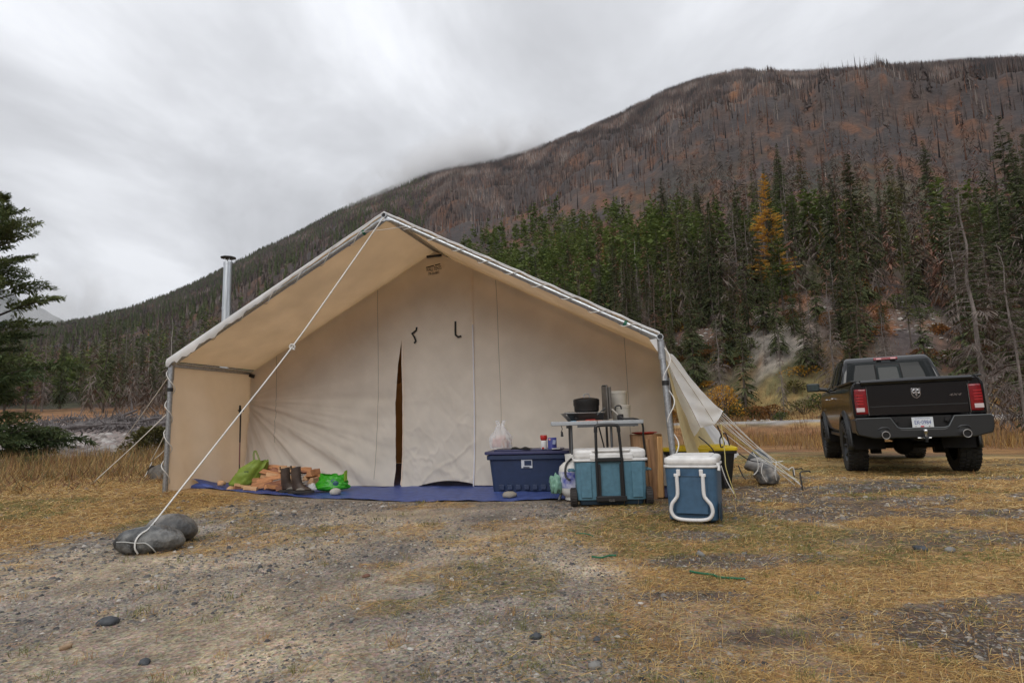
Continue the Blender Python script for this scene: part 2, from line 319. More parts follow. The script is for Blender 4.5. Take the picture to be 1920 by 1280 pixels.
def ground_mat(name, fine):
    m = bpy.data.materials.new(name); m.use_nodes = True; t = m.node_tree; n = t.nodes; l = t.links.new; b = n['Principled BSDF']; b.inputs['Roughness'].default_value = .85; b.inputs['Specular IOR Level'].default_value = .25
    at = n.new('ShaderNodeAttribute'); at.attribute_name = 'tint'; co = n.new('ShaderNodeTexCoord')
    nz = n.new('ShaderNodeTexNoise'); nz.inputs['Scale'].default_value = 38 if fine else .35; nz.inputs['Detail'].default_value = 8; nz.inputs['Roughness'].default_value = .7; l(co.outputs['Object'], nz.inputs[0])
    mr = n.new('ShaderNodeMapRange'); mr.inputs[1].default_value = .3; mr.inputs[2].default_value = .7; mr.inputs[3].default_value = .5; mr.inputs[4].default_value = 1.5; l(nz.outputs[0], mr.inputs[0])
    mm = n.new('ShaderNodeMix'); mm.data_type = 'RGBA'; mm.blend_type = 'MULTIPLY'; mm.inputs[0].default_value = 1; l(at.outputs[0], mm.inputs[6]); l(mr.outputs[0], mm.inputs[7]); out = mm.outputs[2]
    if fine:
        vo = n.new('ShaderNodeTexVoronoi'); vo.inputs['Scale'].default_value = 75; l(co.outputs['Object'], vo.inputs[0])
        hs = n.new('ShaderNodeHueSaturation'); hs.inputs['Saturation'].default_value = .25; l(vo.outputs['Color'], hs.inputs['Color'])
        m3 = n.new('ShaderNodeMix'); m3.data_type = 'RGBA'; m3.blend_type = 'OVERLAY'; m3.inputs[0].default_value = .55; l(out, m3.inputs[6]); l(hs.outputs[0], m3.inputs[7]); out = m3.outputs[2]
        bp = n.new('ShaderNodeBump'); bp.inputs['Strength'].default_value = .7; bp.inputs['Distance'].default_value = .012; ad = n.new('ShaderNodeMath'); ad.operation = 'ADD'; l(nz.outputs[0], ad.inputs[0]); l(vo.outputs[0], ad.inputs[1]); l(ad.outputs[0], bp.inputs['Height']); l(bp.outputs[0], b.inputs['Normal'])
    n2 = n.new('ShaderNodeTexNoise'); n2.inputs['Scale'].default_value = 1.7; n2.inputs['Detail'].default_value = 6; l(co.outputs['Object'], n2.inputs[0]); mr2 = n.new('ShaderNodeMapRange'); mr2.inputs[1].default_value = .3; mr2.inputs[2].default_value = .7; mr2.inputs[3].default_value = .65; mr2.inputs[4].default_value = 1.35; l(n2.outputs[0], mr2.inputs[0]); m4 = n.new('ShaderNodeMix'); m4.data_type = 'RGBA'; m4.blend_type = 'MULTIPLY'; m4.inputs[0].default_value = 1; l(out, m4.inputs[6]); l(mr2.outputs[0], m4.inputs[7]); out = m4.outputs[2]
    l(out, b.inputs['Base Color'])
    return m
V, F = sheet(r_near, True); gc, gm = ground_col(V)
o = link_mesh('ground', np_mesh('ground', V, F, ground_mat('ground', True), True, {'tint': gc})); tag(o, kind='structure')
V, F = sheet(r_far, False); gc, gm = ground_col(V)
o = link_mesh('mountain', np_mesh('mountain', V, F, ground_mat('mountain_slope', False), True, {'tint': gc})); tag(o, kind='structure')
# faint far ridge down the valley
aa = np.radians(np.linspace(-60, -33, 60)); prof = .20 * np.interp(np.degrees(aa), [-60, -50, -43, -40.5, -38.5, -37.2, -35, -33], [.9, 1.2, 1.02, .90, .815, .73, .6, .5]); prof = prof + (vnoise(np.degrees(aa) * 1.3, aa * 0, 5) - .5) * .008
rr = np.array([3600, 4100, 4600]); hh = [0, 1, 1.02]
V = np.array([[r * math.sin(a), r * math.cos(a), -5 + p * 4100 * h] for r, h in zip(rr, (0, 1, .6)) for a, p in zip(aa, prof)]); n_ = len(aa)
F = np.array([[j*n_+i, (j+1)*n_+i, (j+1)*n_+i+1, j*n_+i+1] for j in range(2) for i in range(n_-1)])
o = link_mesh('distant_mountain', np_mesh('distant_mountain', V, F, mat('far_forest', (.05, .06, .055), .95, var=.3, scale=.004), True)); tag(o, kind='structure')
o = MB().box((0, 0, 0), (13000, 13000, .5)).build('valley_floor', mat('valley', (.10, .09, .05), .95), smooth=None, loc=(0, 0, -6.2)); tag(o, kind='structure')

# ------------------------------------------------------------------ haze
def vol(name, dens, col, aniso=.1):
    m = bpy.data.materials.new(name); m.use_nodes = True; n = m.node_tree.nodes; n.remove(n['Principled BSDF']); v = n.new('ShaderNodeVolumePrincipled')
    v.inputs['Density'].default_value = dens; v.inputs['Color'].default_value = (*col, 1); v.inputs['Anisotropy'].default_value = aniso
    m.node_tree.links.new(v.outputs[0], n['Material Output'].inputs['Volume']); return m, v
HAZE = .000045
hm, _ = vol('haze', HAZE, (.93, .95, 1))
o = MB().box((0, 0, 0), (10400, 10400, 1110)).build('haze', hm, smooth=None, loc=(0, 0, 1110 / 2 - 8)); tag(o, kind='stuff')

# low cloud lying on the ridge
P1 = Vector((*polar(-15, 1400), .375 * 1400)); P2 = Vector((*polar(5, 1370), .515 * 1370)); 
def cloud(P1, P2, sy, sz, dens, seed, off=(0, 0, 0), label=None):
    m, v = vol('low_cloud', 0, (1, 1, 1), .2); n = m.node_tree.nodes; l = m.node_tree.links.new
    co = n.new('ShaderNodeTexCoord'); ln = n.new('ShaderNodeVectorMath'); ln.operation = 'LENGTH'; l(co.outputs['Object'], ln.inputs[0])
    fo_ = n.new('ShaderNodeMapRange'); fo_.inputs[1].default_value = 1.0; fo_.inputs[2].default_value = .25; fo_.inputs[3].default_value = 0; fo_.inputs[4].default_value = 1; l(ln.outputs['Value'], fo_.inputs[0])
    mp_ = n.new('ShaderNodeMapping'); mp_.inputs['Scale'].default_value = (3.2, 1.0, .9); mp_.inputs['Location'].default_value = (seed, 0, 0); l(co.outputs['Object'], mp_.inputs[0])
    nz = n.new('ShaderNodeTexNoise'); nz.inputs['Scale'].default_value = 1.6; nz.inputs['Detail'].default_value = 3; l(mp_.outputs[0], nz.inputs[0]); nr = n.new('ShaderNodeMapRange'); nr.inputs[1].default_value = .38; nr.inputs[2].default_value = .66; l(nz.outputs[0], nr.inputs[0])
    ml = n.new('ShaderNodeMath'); ml.operation = 'MULTIPLY'; l(fo_.outputs[0], ml.inputs[0]); l(nr.outputs[0], ml.inputs[1]); m2 = n.new('ShaderNodeMath'); m2.operation = 'MULTIPLY'; m2.inputs[1].default_value = dens; l(ml.outputs[0], m2.inputs[0]); l(m2.outputs[0], v.inputs['Density'])
    v.inputs['Anisotropy'].default_value = .35; v.inputs['Emission Strength'].default_value = 0
    c = (P1 + P2) / 2 + Vector(off); d = P2 - P1; g = MB(); 
    g.lathe([(math.sin(PI * k / 12), -math.cos(PI * k / 12)) for k in range(13)], n=24, cap=False); o = g.build('low_cloud', m, None, None)
    q = d.to_track_quat('X', 'Z'); o.rotation_mode = 'QUATERNION'; o.rotation_quaternion = q; o.location = c; o.scale = (d.length / 2 * 1.15, sy, sz); m.cycles.volume_step_rate = 1.0; return tag(o, kind='stuff')
cloud(P1, P2, 110, 80, .06, 1.3, (0, -60, -22))
cloud(Vector((*polar(-44, 2400), .15 * 2400)), Vector((*polar(-33, 2400), .20 * 2400)), 200, 130, .006, 4.1)
# ------------------------------------------------------------------ trees
def spray_rows(rg, tips, dirs, ln, wd, droop, jit=.5):
    """kite quads: base point, direction (unit), length, width -> V,F"""
    n = len(tips); u = dirs / np.linalg.norm(dirs, axis=1, keepdims=True)
    ref = np.tile([0., 0, 1], (n, 1)) + rg.normal(0, jit, (n, 3)); s = np.cross(u, ref); s /= np.linalg.norm(s, axis=1, keepdims=True) + 1e-9
    a = tips; m = tips + u * (ln * .45)[:, None]; b = tips + u * ln[:, None]; b[:, 2] -= droop * ln
    V = np.stack([a, m + s * (wd / 2)[:, None], b, m - s * (wd / 2)[:, None]], 1).reshape(-1, 3)
    F = np.arange(n * 4).reshape(-1, 4); return V, F
def conifer(seed, Ht, Rb, z0=.08, nb=260, per=9, sl=.24, sw=.36, drp=.25, rise=.15, shape=.85, gap=.0, irregular=.25, fine=0, hang=.35, zj=.25):
    rg = np.random.default_rng(seed); P = []; D = []; Ln = []; T = []; br = []
    hs = np.sort(z0 + (1 - z0) * rg.random(nb) ** .95)
    lobe = 1 + irregular * np.sin(hs * rg.uniform(15, 25) + rg.uniform(0, 6))
    for k, h in enumerate(hs):
        if rg.random() < gap: continue
        q = rg.uniform(0, 2 * PI); full = Rb * (1 - h) ** shape * (min(1, (h - z0) * 7 + .55))
        Lb = full * lobe[k] * rg.uniform(.7, 1.12) + .12
        d = np.array([math.cos(q), math.sin(q), 0]); up = rise + .5 * (h - .3); dr = drp * (1.35 - h)
        def pt(s): return d * (s * Lb) + np.array([0, 0, h * Ht + Lb * (up * s - dr * s * s * 1.6)])
        br.append((pt(0), pt(.5), pt(1.0), Lb)); tone = rg.random()
        npp = max(3, int(per * (.45 + .55 * Lb / Rb)))
        for s in np.linspace(.12 if Lb < Rb * .5 else .28, 1, npp):
            p = pt(s); tan = pt(min(s + .05, 1.05)) - pt(s - .05)
            for sg in (-1, 1):
                an = sg * rg.uniform(.35, 1.1); ca, sa = math.cos(an), math.sin(an); l_ = (sl * Lb * (1.15 - .75 * s) + .10 * Rb * .5) * rg.uniform(.7, 1.3)
                dd = np.array([tan[0]*ca - tan[1]*sa, tan[0]*sa + tan[1]*ca, tan[2]]); dd /= np.linalg.norm(dd) + 1e-9; dd[2] -= rg.uniform(-hang * (zj > .3) * .8, hang)
                if not fine:
                    P.append(p); D.append(dd); Ln.append(l_); T.append(tone + rg.normal(0, .15))
                else:
                    nn = fine
                    for j in range(nn):
                        sj = (j + .5) / nn; pj = p + dd * l_ * sj; sg2 = 1 if j % 2 else -1; a2 = sg2 * rg.uniform(.5, .9); c2, s2 = math.cos(a2), math.sin(a2)
                        d2 = np.array([dd[0]*c2 - dd[1]*s2, dd[0]*s2 + dd[1]*c2, dd[2] + rg.normal(0, zj)]); P.append(pj); D.append(d2); Ln.append(l_ * (.55 - .3 * sj) + .05); T.append(tone + rg.normal(0, .2))
    P = np.array(P); D = np.array(D); Ln = np.array(Ln); T = np.clip(np.array(T), 0, 1)
    V, F = spray_rows(rg, P, D, Ln, Ln * sw * rg.uniform(.7, 1.3, len(Ln)), .12)
    return V, F, np.repeat(T, 4), br
def crown_mesh(name, V, F, T, m): return np_mesh(name, V, F, m, False, {'tone': T})
def trunk_mesh(name, Ht, rb, m, br=None, seed=0, n=8, brr=.02, bare=None):
    g = MB(); rg = random.Random(seed); pts = []; rs = []
    for i in range(9):
        t = i / 8; pts.append((rg.gauss(0, .006) * Ht * t, rg.gauss(0, .006) * Ht * t, -.5 + t * (Ht * .985 + .5))); rs.append(rb * (1 - t) ** .8 * (1.25 if i == 0 else 1) + .012)
    g.tube(pts, rs, n)
    if br:
        for a, b, c, Lb in br: g.tube([a, b, c], [brr * (.5 + Lb * .25), brr * .5 * (.5 + Lb * .25), .006], 3, cap=False)
    return g.mesh(name, m, 60)
def leaf_mat(name, ca, cb, orr=.25, tl=.25):
    m = mat(name, ca, .75, objrand=orr, spec=.25); t = m.node_tree; n = t.nodes; l = t.links.new
    at = n.new('ShaderNodeAttribute'); at.attribute_name = 'tone'; r = n.new('ShaderNodeMix'); r.data_type = 'RGBA'; r.inputs[6].default_value = (*ca, 1); r.inputs[7].default_value = (*cb, 1)
    sp_ = n.new('ShaderNodeSeparateColor'); l(at.outputs['Color'], sp_.inputs[0]); l(sp_.outputs[0], r.inputs[0])
    hs = [q for q in n if q.type == 'HUE_SAT'][0]; l(r.outputs[2], hs.inputs['Color'])
    if tl:
        tr = n.new('ShaderNodeBsdfTranslucent'); ms = n.new('ShaderNodeMixShader'); ms.inputs[0].default_value = tl; l(hs.outputs[0], tr.inputs[0]); l(n['Principled BSDF'].outputs[0], ms.inputs[1]); l(tr.outputs[0], ms.inputs[2]); l(ms.outputs[0], n['Material Output'].inputs[0])
    return m
mG = leaf_mat('spruce_needles', (.045, .062, .026), (.12, .135, .055)); mP = leaf_mat('pine_needles', (.065, .105, .026), (.16, .20, .055)); mO = leaf_mat('olive_needles', (.085, .085, .03), (.14, .13, .045))
mD = leaf_mat('dead_twigs', (.12, .09, .072), (.23, .185, .16), .3, 0); mDr = leaf_mat('rust_twigs', (.15, .078, .045), (.20, .12, .08), .3, 0); mL = leaf_mat('larch_needles', (.50, .27, .045), (.70, .42, .08), .1, .35)
mY = leaf_mat('yellow_leaves', (.42, .22, .03), (.60, .36, .06), .12, .35)
bark = mat('bark', (.10, .08, .065), .9, var=.4, scale=6, bump=.5, bscale=18, stretch=(1, 1, .2)); barkg = mat('weathered_bark', (.20, .175, .16), .9, var=.35, scale=6, bump=.4, bscale=18, stretch=(1, 1, .2)); barkw = mat('birch_bark', (.42, .39, .35), .8, var=.25, scale=9)
mDd = leaf_mat('charred_twigs', (.045, .035, .032), (.10, .075, .065), .3, 0)
PR = {}
def proto(key, V, F, T, br, Ht, m, tm, rb=.16, brr=.02, brm=True):
    PR.setdefault(key[0], []).append((crown_mesh('crown', V, F, T, m), trunk_mesh('trunk', Ht, rb, tm, br if brm else None, len(PR) * 7 + 3, 7, brr), Ht, V, F, T))
for i in range(4):
    V, F, T, br = conifer(100 + i, 18, 2.3 + .35 * (i % 3), z0=.06 + .05 * (i % 2), nb=300, per=9, drp=.30, irregular=.22); proto('S', V, F, T, br, 18, mG, bark)
for i in range(3):
    V, F, T, br = conifer(120 + i, 18, 1.5 + .4 * i, z0=.25, nb=170, per=8, drp=.2, gap=.1, irregular=.45, sl=.3); proto('O', V, F, T, br, 18, mO, bark)
for i in range(4):
    V, F, T, br = conifer(140 + i, 18, 1.9 + .3 * i, z0=.10, nb=210, per=10, sw=.10, sl=.34, drp=.38, gap=.12, irregular=.3, hang=.7); proto('D', V, F, T, br, 18, mD, barkg, .15, .028)
for i in range(2):
    V, F, T, br = conifer(150 + i, 18, 1.5 + .3 * i, z0=.10, nb=190, per=9, sw=.16, sl=.3, drp=.3, gap=.1, irregular=.3, hang=.6); proto('R', V, F, T, br, 18, mDr, bark, .13, .024)
V, F, T, br = conifer(160, 18, 2.3, z0=.12, nb=260, per=9, drp=.05, rise=.3, irregular=.35, sw=.42); proto('L', V, F, T, br, 18, mL, bark)
for i in range(2):
    V, F, T, br = conifer(170 + i, 12, 2.6, z0=.18, nb=110, per=7, drp=.1, rise=.35, shape=.55, sw=.5, sl=.34, irregular=.3); proto('P', V, F, T, br, 12, mP, bark)
def snag_proto(seed, Ht=16, tm=barkw, lean=.02):
    rg = random.Random(seed); br = []
    for k in range(26):
        h = rg.uniform(.3, .97); q = rg.uniform(0, 6.28); Lb = rg.uniform(.4, 1.5) * (1.1 - h) + .2; d = np.array([math.cos(q), math.sin(q), 0]); p = np.array([0, 0, h * Ht]); br.append((p, p + d * Lb * .5 + [0, 0, Lb * .25], p + d * Lb + [0, 0, Lb * rg.uniform(.1, .8)], Lb))
    PR.setdefault('B', []).append((None, trunk_mesh('trunk', Ht, .12, tm, br, seed, 6, .03), Ht, None, None, None))
for i in range(4): snag_proto(180 + i, 16, barkw if i != 2 else barkg)
NM = dict(S='spruce_tree', O='thin_pine_tree', D='dead_spruce_tree', R='rust_brown_dead_tree', L='larch_tree', P='young_pine_tree', B='bare_birch_tree')
CAT = dict(S='tree', O='tree', D='dead tree', R='dead tree', L='tree', P='tree', B='bare tree')
GRP = dict(S='green spruces at the foot of the slope', O='thin olive pines at the foot of the slope', D='grey dead spruces at the foot of the slope', R='rust brown dead trees at the foot of the slope', L='larches at the foot of the slope', P='young pines at the foot of the slope', B='bare pale trunks at the foot of the slope')
LB = dict(S='dark green spruce standing in the forest edge at the foot of the slope', O='thin olive green pine standing in the forest edge', D='dead spruce with drooping grey twigs in the forest edge', R='dead conifer with rust brown twigs in the forest edge', L='larch with yellow needles', P='young bushy pine below the burnt slope', B='bare pale trunk without leaves in the forest edge')
n_tree = 0
def describe(kind, x, y, h):
    a = math.degrees(math.atan2(x, y)); near = math.hypot(x, y) - float(R0(a)) < 20
    if a < -5: where = 'left of the tent' if a < -36 else 'close to the left tent pole' if a > -31 else 'beyond the river bar'
    else: where = 'over the right roof slope' if a < 11 else 'above the right tent corner' if a < 17 else 'above the white fly corner' if a < 22 else 'between tent and truck' if a < 27 else 'above the truck mirror' if a < 31 else 'behind the truck cab' if a < 36 else 'above the truck tailgate' if a < 40 else 'at the right edge'
    sz = 'tall' if h > 14 else 'medium' if h > 10 else 'short'
    kd = dict(S='dark green spruce', O='thin olive pine', D='grey dead spruce', R='rust brown dead conifer', L='yellow larch', P='bushy young pine', B='bare pale trunk')[kind]
    return sz + ' ' + kd + (' in front ' if near else ' upslope ') + where
def tree(kind, x, y, h, wide=1.0, label=None, idx=None, nogroup=False, lean=0):
    global n_tree; label = label or describe(kind, x, y, h)
    pr = PR[kind][(idx if idx is not None else rnd.randrange(99)) % len(PR[kind])]
    o = empty(NM[kind], (x, y, Hs(x, y) - .1), rnd.uniform(0, 6.28), label or LB[kind], CAT[kind], None if nogroup else GRP[kind]); s = h / pr[2]; o.scale = (s * wide, s * wide, s); o.rotation_euler[0] = lean
    if pr[0]: link_mesh('crown', pr[0], o)
    link_mesh('trunk', pr[1], o); n_tree += 1; return o
def tree_at(kind, a, r, tt, wide=1.0, **k):
    x, y = polar(a, r); return tree(kind, x, y, max(2, tt * r + .8 - Hs(x, y)), wide, **k)
m_front = None
NAMED = [('L', 24.52, 62, 0.3872, 1.35, 'tall larch with orange yellow needles rising above the green spruces'), ('S', 23.6, 54, 0.2652, 0.8, None), ('S', 24.58, 50, 0.232, 0.8, None), ('D', 6.81, 80, 0.244, 1.1, None), ('B', 11.31, 85, 0.2669, 1, None), ('B', 12.37, 90, 0.3078, 1, None), ('B', 10.6, 80, 0.2023, 1, None), ('B', 14.11, 95, 0.3094, 1, None), ('B', 17.14, 90, 0.3126, 1, None), ('B', 10.09, 78, 0.2029, 1, None), ('S', 14.54, 60, 0.1699, 0.8, None), ('S', 18.21, 62, 0.2323, 1, None), ('D', 19.24, 56, 0.19, 0.9, None), ('D', 16.31, 75, 0.2494, 1, None), ('S', 20.5, 54, 0.1878, 0.9, None), ('S', 22.0, 56, 0.2027, 0.9, None), ('D', 22.64, 66, 0.2543, 0.8, None), ('S', 23.47, 66, 0.2967, 0.9, None), ('S', 24.8, 60, 0.2709, 1, None), ('D', 26.05, 72, 0.3288, 0.7, None), ('S', 25.93, 52, 0.2287, 0.8, None), ('S', 27.82, 54, 0.2451, 0.9, None), ('S', 29.4, 78, 0.3515, 0.8, None), ('D', 30.35, 82, 0.3177, 0.6, None), ('B', 31.41, 80, 0.2884, 1, None), ('S', 29.23, 50, 0.1951, 1, None), ('S', 32.55, 74, 0.309, 1, None), ('S', 32.59, 52, 0.1945, 0.9, None), ('O', 34.41, 88, 0.3713, 1, 'thin sparse pine with a long bare top standing between the spruces behind the truck'), ('D', 35.17, 84, 0.286, 0.6, None), ('S', 35.44, 64, 0.2507, 1, None), ('D', 36.99, 80, 0.2901, 0.7, None), ('S', 37.68, 58, 0.2406, 1, None), ('S', 39.72, 64, 0.3005, 1.1, None), ('S', 38.14, 48, 0.1933, 1.1, None), ('S', 41.65, 74, 0.3926, 1.0, 'tallest spruce of the forest edge, near the right border of the photo'), ('S', 42.16, 76, 0.3363, 0.9, None), ('S', 42.85, 84, 0.3581, 1, None), ('S', 40.77, 46, 0.199, 1.1, None), ('D', 37.67, 50, 0.256, 1.0, None), ('D', 24.54, 44, 0.1461, 0.7, None), ('S', 26.63, 48, 0.176, 1, None), ('S', 30.69, 47, 0.167, 1.0, None), ('D', 23.36, 50, 0.131, 0.6, None), ('R', 21.11, 52, 0.1343, 0.8, None), ('R', 28.33, 56, 0.1393, 0.8, None), ('D', 38.57, 27.5, 0.3218, 1.25, 'big dead spruce with long drooping grey branches beside the truck'), ('D', 40.7, 24, 0.2285, 1.0, 'dead spruce with a bare grey lower trunk right behind the truck'), ('S', 41.64, 27, 0.1672, 1.1, 'dark spruce at the right border behind the dead spruces'), ('D', -32.68, 118, 0.0988, 0.9, 'pointed grey dead spruce in front of the trees beyond the river bar'), ('S', -37.69, 125, 0.1251, 0.9, None), ('S', -30.07, 112, 0.1321, 0.9, None), ('D', -34.63, 120, 0.0827, 0.9, None), ('S', -36.22, 130, 0.0894, 0.9, None), ('S', -29.56, 112, 0.169, 0.9, None)]
for q in NAMED:
    k, a, r, tt, wd, lb = q; tree_at(k, a, r, tt, wd, label=lb, nogroup=bool(lb))
# the rest of the forest edge
for i in range(175):
    a = rnd.uniform(2, 47); r = R0(a) + (rnd.uniform(5, 75) if i % 2 else rnd.uniform(6, 26)); k = rnd.choice('SSSSSSSDDDROOP'); x, y = polar(a, r); h = rnd.uniform(6, 15) * (.8 if a < 15 else 1)
    if r - R0(a) < 12 and 22 < a < 38: h *= .75
    h = min(h, rnd.uniform(.14, .235) * r)
    tree(k, x, y, h * (.7 if k == 'P' else 1), rnd.uniform(.8, 1.15))
for i in range(26):   # front row hiding most of the bank
    a = rnd.choice([rnd.uniform(12, 21.5), rnd.uniform(28, 46), rnd.uniform(26, 34)]); r = R0(a) + rnd.uniform(-.5, 7); x, y = polar(a, r); tree(rnd.choice('SSSDR'), x, y, rnd.uniform(4, 9), rnd.uniform(.9, 1.3))
for i in range(62):
    a = rnd.uniform(-46, -20); r = R0(a) + rnd.uniform(4, 60); k = rnd.choice('SSSDDRBDRP'); x, y = polar(a, r); tree(k, x, y, rnd.uniform(8, 16), rnd.uniform(.8, 1.1)).__setitem__('group', 'trees beyond the river bar, ' + NM[k].replace('_', ' '))

# ---- the forest higher up, merged meshes (far past three hundred)
def merged(name, key, A, Rr, Hh, wide=1.0, keep=1.0, seed=0):
    """many copies of thinned-out prototypes in one mesh"""
    rg = np.random.default_rng(seed); x = Rr * np.sin(np.radians(A)); y = Rr * np.cos(np.radians(A)); z = H(x, y) - .3; Vs = []; Fs = []; Ts = []; off = 0; pool = PR[key]; ch = rg.integers(0, len(pool), len(A))
    for pi in range(len(pool)):
        _, _, Ht, V, F, T = pool[pi]; nq = len(F); V4 = V.reshape(nq, 4, 3); T4 = T.reshape(nq, 4)
        for i in np.where(ch == pi)[0]:
            kk = max(40, int(nq * min(1, keep * np.clip(130 / Rr[i], .10, 1) ** 1.0))); sel = rg.choice(nq, kk, replace=False); s = Hh[i] / Ht; q = rg.uniform(0, 6.28); c_, s_ = math.cos(q), math.sin(q); grow = math.sqrt(nq / kk) ** .9
            P = V4[sel]; cen = P.mean(1, keepdims=True); P = cen + (P - cen) * grow; P = P.reshape(-1, 3)
            Q = np.stack([(P[:, 0]*c_ - P[:, 1]*s_) * s * wide, (P[:, 0]*s_ + P[:, 1]*c_) * s * wide, P[:, 2] * s], 1) + [x[i], y[i], z[i]]
            Vs.append(Q.astype(np.float32)); Ts.append(np.clip(T4[sel].reshape(-1) * .6 + rg.uniform(-.1, .5), 0, 1)); off += len(P)
    V = np.concatenate(Vs); me = np_mesh(name, V, np.arange(len(V)).reshape(-1, 4), dict(S=mG, D=mD, R=mDr, P=mP, L=mL, O=mO)[key], False, {'tone': np.concatenate(Ts)})
    return tag(link_mesh(name, me), kind='stuff')
rg = np.random.default_rng(5)
def sample(n, a0, a1, d0, d1, pw=1.0):
    A = rg.uniform(a0, a1, n); r0 = R0(A); t = rg.random(n) ** pw; Rr = np.exp(np.log(r0 + d0) + t * (np.log(r0 + d1) - np.log(r0 + d0))); return A, Rr
def elev(A, Rr): x = Rr * np.sin(np.radians(A)); y = Rr * np.cos(np.radians(A)); return (H(x, y) - .8) / Rr
def green_lim(A): return np.interp(A, [-48, -38, -30, -25, -12, -6, 0, 6, 12, 20, 28, 40, 50], [.13, .15, .17, .19, .22, .29, .33, .335, .315, .275, .235, .20, .18])
A, Rr = sample(9000, -48, 50, 30, 620); ev = elev(A, Rr); lim = green_lim(A); nz = fbm(A * .8 + 50, np.log(Rr) * 14, 4, 201)
pk = sst(.03, -.02, ev - lim - (nz - .5) * .10) * np.where(A < -8, .55, 1) * sst(.30, .5, nz) ; ok = rg.random(len(A)) < pk
A1, R1 = A[ok], Rr[ok]; sel = rg.random(len(A1)); Hh = rg.uniform(5, 12, len(A1)) * np.where(A1 > 14, .95, .85)
print('green', len(A1))
cut = (sel < .5) | ((A1 < 15) & (A1 > -8) & (sel < .8)); merged('pine_forest', 'P', A1[cut], R1[cut], Hh[cut] * .9, 1.0, .14, 1); cut = ~cut & (sel < .94); merged('spruce_forest', 'S', A1[cut], R1[cut], Hh[cut], .9, .07, 2)
cut = sel >= .96; merged('yellow_larch_scatter', 'L', A1[cut], R1[cut], Hh[cut] * .7, .8, .07, 3)
A, Rr = sample(1700, -48, 50, 15, 300); A = np.where((A > -6) & (A < 15), A - 30, A); merged('dead_spruce_forest', 'D', A, Rr, rg.uniform(6, 12, len(A)), .9, .04, 4)
A, Rr = sample(1300, -48, 50, 15, 340); merged('rust_brown_dead_forest', 'R', A, Rr, rg.uniform(6, 12, len(A)), .9, .04, 5)
# skyline conifers on the left ridge
def low_conifers(name, A, Rr, hh, m, seed):
    """ragged five-tier conifers, for trees only a few pixels tall"""
    rg = np.random.default_rng(seed); n = len(A); x = Rr * np.sin(np.radians(A)); y = Rr * np.cos(np.radians(A)); z = H(x, y) - .5; Vs = []; nt_ = 5; k = 5
    for t in range(nt_):
        zb_ = z + hh * (t / nt_ * .92 + .05) - hh * .05; zt = zb_ + hh * (.34 - .02 * t); R_2 = hh * .17 * (1 - t / nt_) ** .8
        tip = np.stack([x + rg.normal(0, .15, n), y + rg.normal(0, .15, n), np.minimum(zt, z + hh)], 1)
        for j in range(k):
            a0 = 2 * PI * j / k + rg.uniform(0, 6, n) * (j == 0) + t; r1 = R_2 * rg.uniform(.6, 1.25, n); r2 = R_2 * rg.uniform(.6, 1.25, n)
            Vs += [tip, np.stack([x + np.cos(a0) * r1, y + np.sin(a0) * r1, zb_ + rg.uniform(-.03, .04, n) * hh], 1), np.stack([x + np.cos(a0 + .95) * r2, y + np.sin(a0 + .95) * r2, zb_ + rg.uniform(-.03, .04, n) * hh], 1)]
    V = np.stack(Vs, 1).reshape(-1, 3); F = np.arange(len(V)).reshape(-1, 3); T = np.repeat(np.clip(rg.random(n)[:, None] * .7 + rg.random((n, nt_ * k)) * .3, 0, 1).ravel(), 3)
    return tag(link_mesh(name, np_mesh(name, V, F, m, False, {'tone': T})), kind='stuff')
A = rg.uniform(-46, -8, 15000); t = rg.random(15000); Rr = np.sqrt(380 ** 2 + t * ((RR(A) * 1.01) ** 2 - 380 ** 2)); gg = fbm(A * .9, Rr / 140, 4, 211); ok = rg.random(15000) < .25 + .75 * sst(.42, .58, gg); A, Rr = A[ok], Rr[ok]
cut = rg.random(len(A)) < .55; low_conifers('green_ridge_conifers', A[cut], Rr[cut], rg.uniform(6, 12, cut.sum()), mG, 6); cut = ~cut; low_conifers('grey_ridge_conifers', A[cut], Rr[cut], rg.uniform(5, 11, cut.sum()), mDd, 8)
A = rg.uniform(-8, 48, 3500); Rr = np.sqrt(300 ** 2 + rg.random(3500) * ((RR(A) * 1.0) ** 2 - 300 ** 2)); ok = rg.random(3500) < sst(.5, .62, fbm(A * .7 + 5, Rr / 160, 4, 213)); low_conifers('scattered_slope_conifers', A[ok], Rr[ok], rg.uniform(5, 11, ok.sum()), mDd, 9)
A = rg.uniform(14, 48, 900); low_conifers('summit_conifers', A, RR(A) * rg.uniform(.96, 1.01, 900), rg.uniform(5, 11, 900), mDd, 10)
A = rg.uniform(-45, -10, 1500); low_conifers('crest_conifers', A, RR(A) * rg.uniform(.96, 1.01, 1500), rg.uniform(5, 12, 1500), mG, 7)
# burnt snags: tapering three-sided poles
def snags(name, A, Rr, hh, hw, cols, seed):
    rg = np.random.default_rng(seed); n = len(A); x = Rr * np.sin(np.radians(A)); y = Rr * np.cos(np.radians(A)); z = H(x, y) - 1.5
    q = rg.uniform(0, 6.28, n); Vb = []; 
    lean = rg.normal(0, .022, (n, 2))
    for lv, f in ((0, 1.0), (1, .0)):
        zz = z + (hh + 1.5) * (1.12 if lv else 0)
        for k in range(3 if lv == 0 else 1):
            an = q + k * 2.094; Vb.append(np.stack([x + np.cos(an) * hw * f + lean[:, 0] * hh * lv, y + np.sin(an) * hw * f + lean[:, 1] * hh * lv, zz], 1))
    V = np.stack(Vb, 1).reshape(-1, 3); b = np.arange(n)[:, None] * 4; F = np.concatenate([b + np.array([[k, (k+1) % 3, 3]]) for k in range(3)], 0)
    me = np_mesh(name, V, F, None, False, {'tint': np.repeat(cols, 4, 0)}); return me
m_sn = mat('burnt_wood', (.1, .09, .08), .9, attr='tint', spec=.2)
NS = 185000
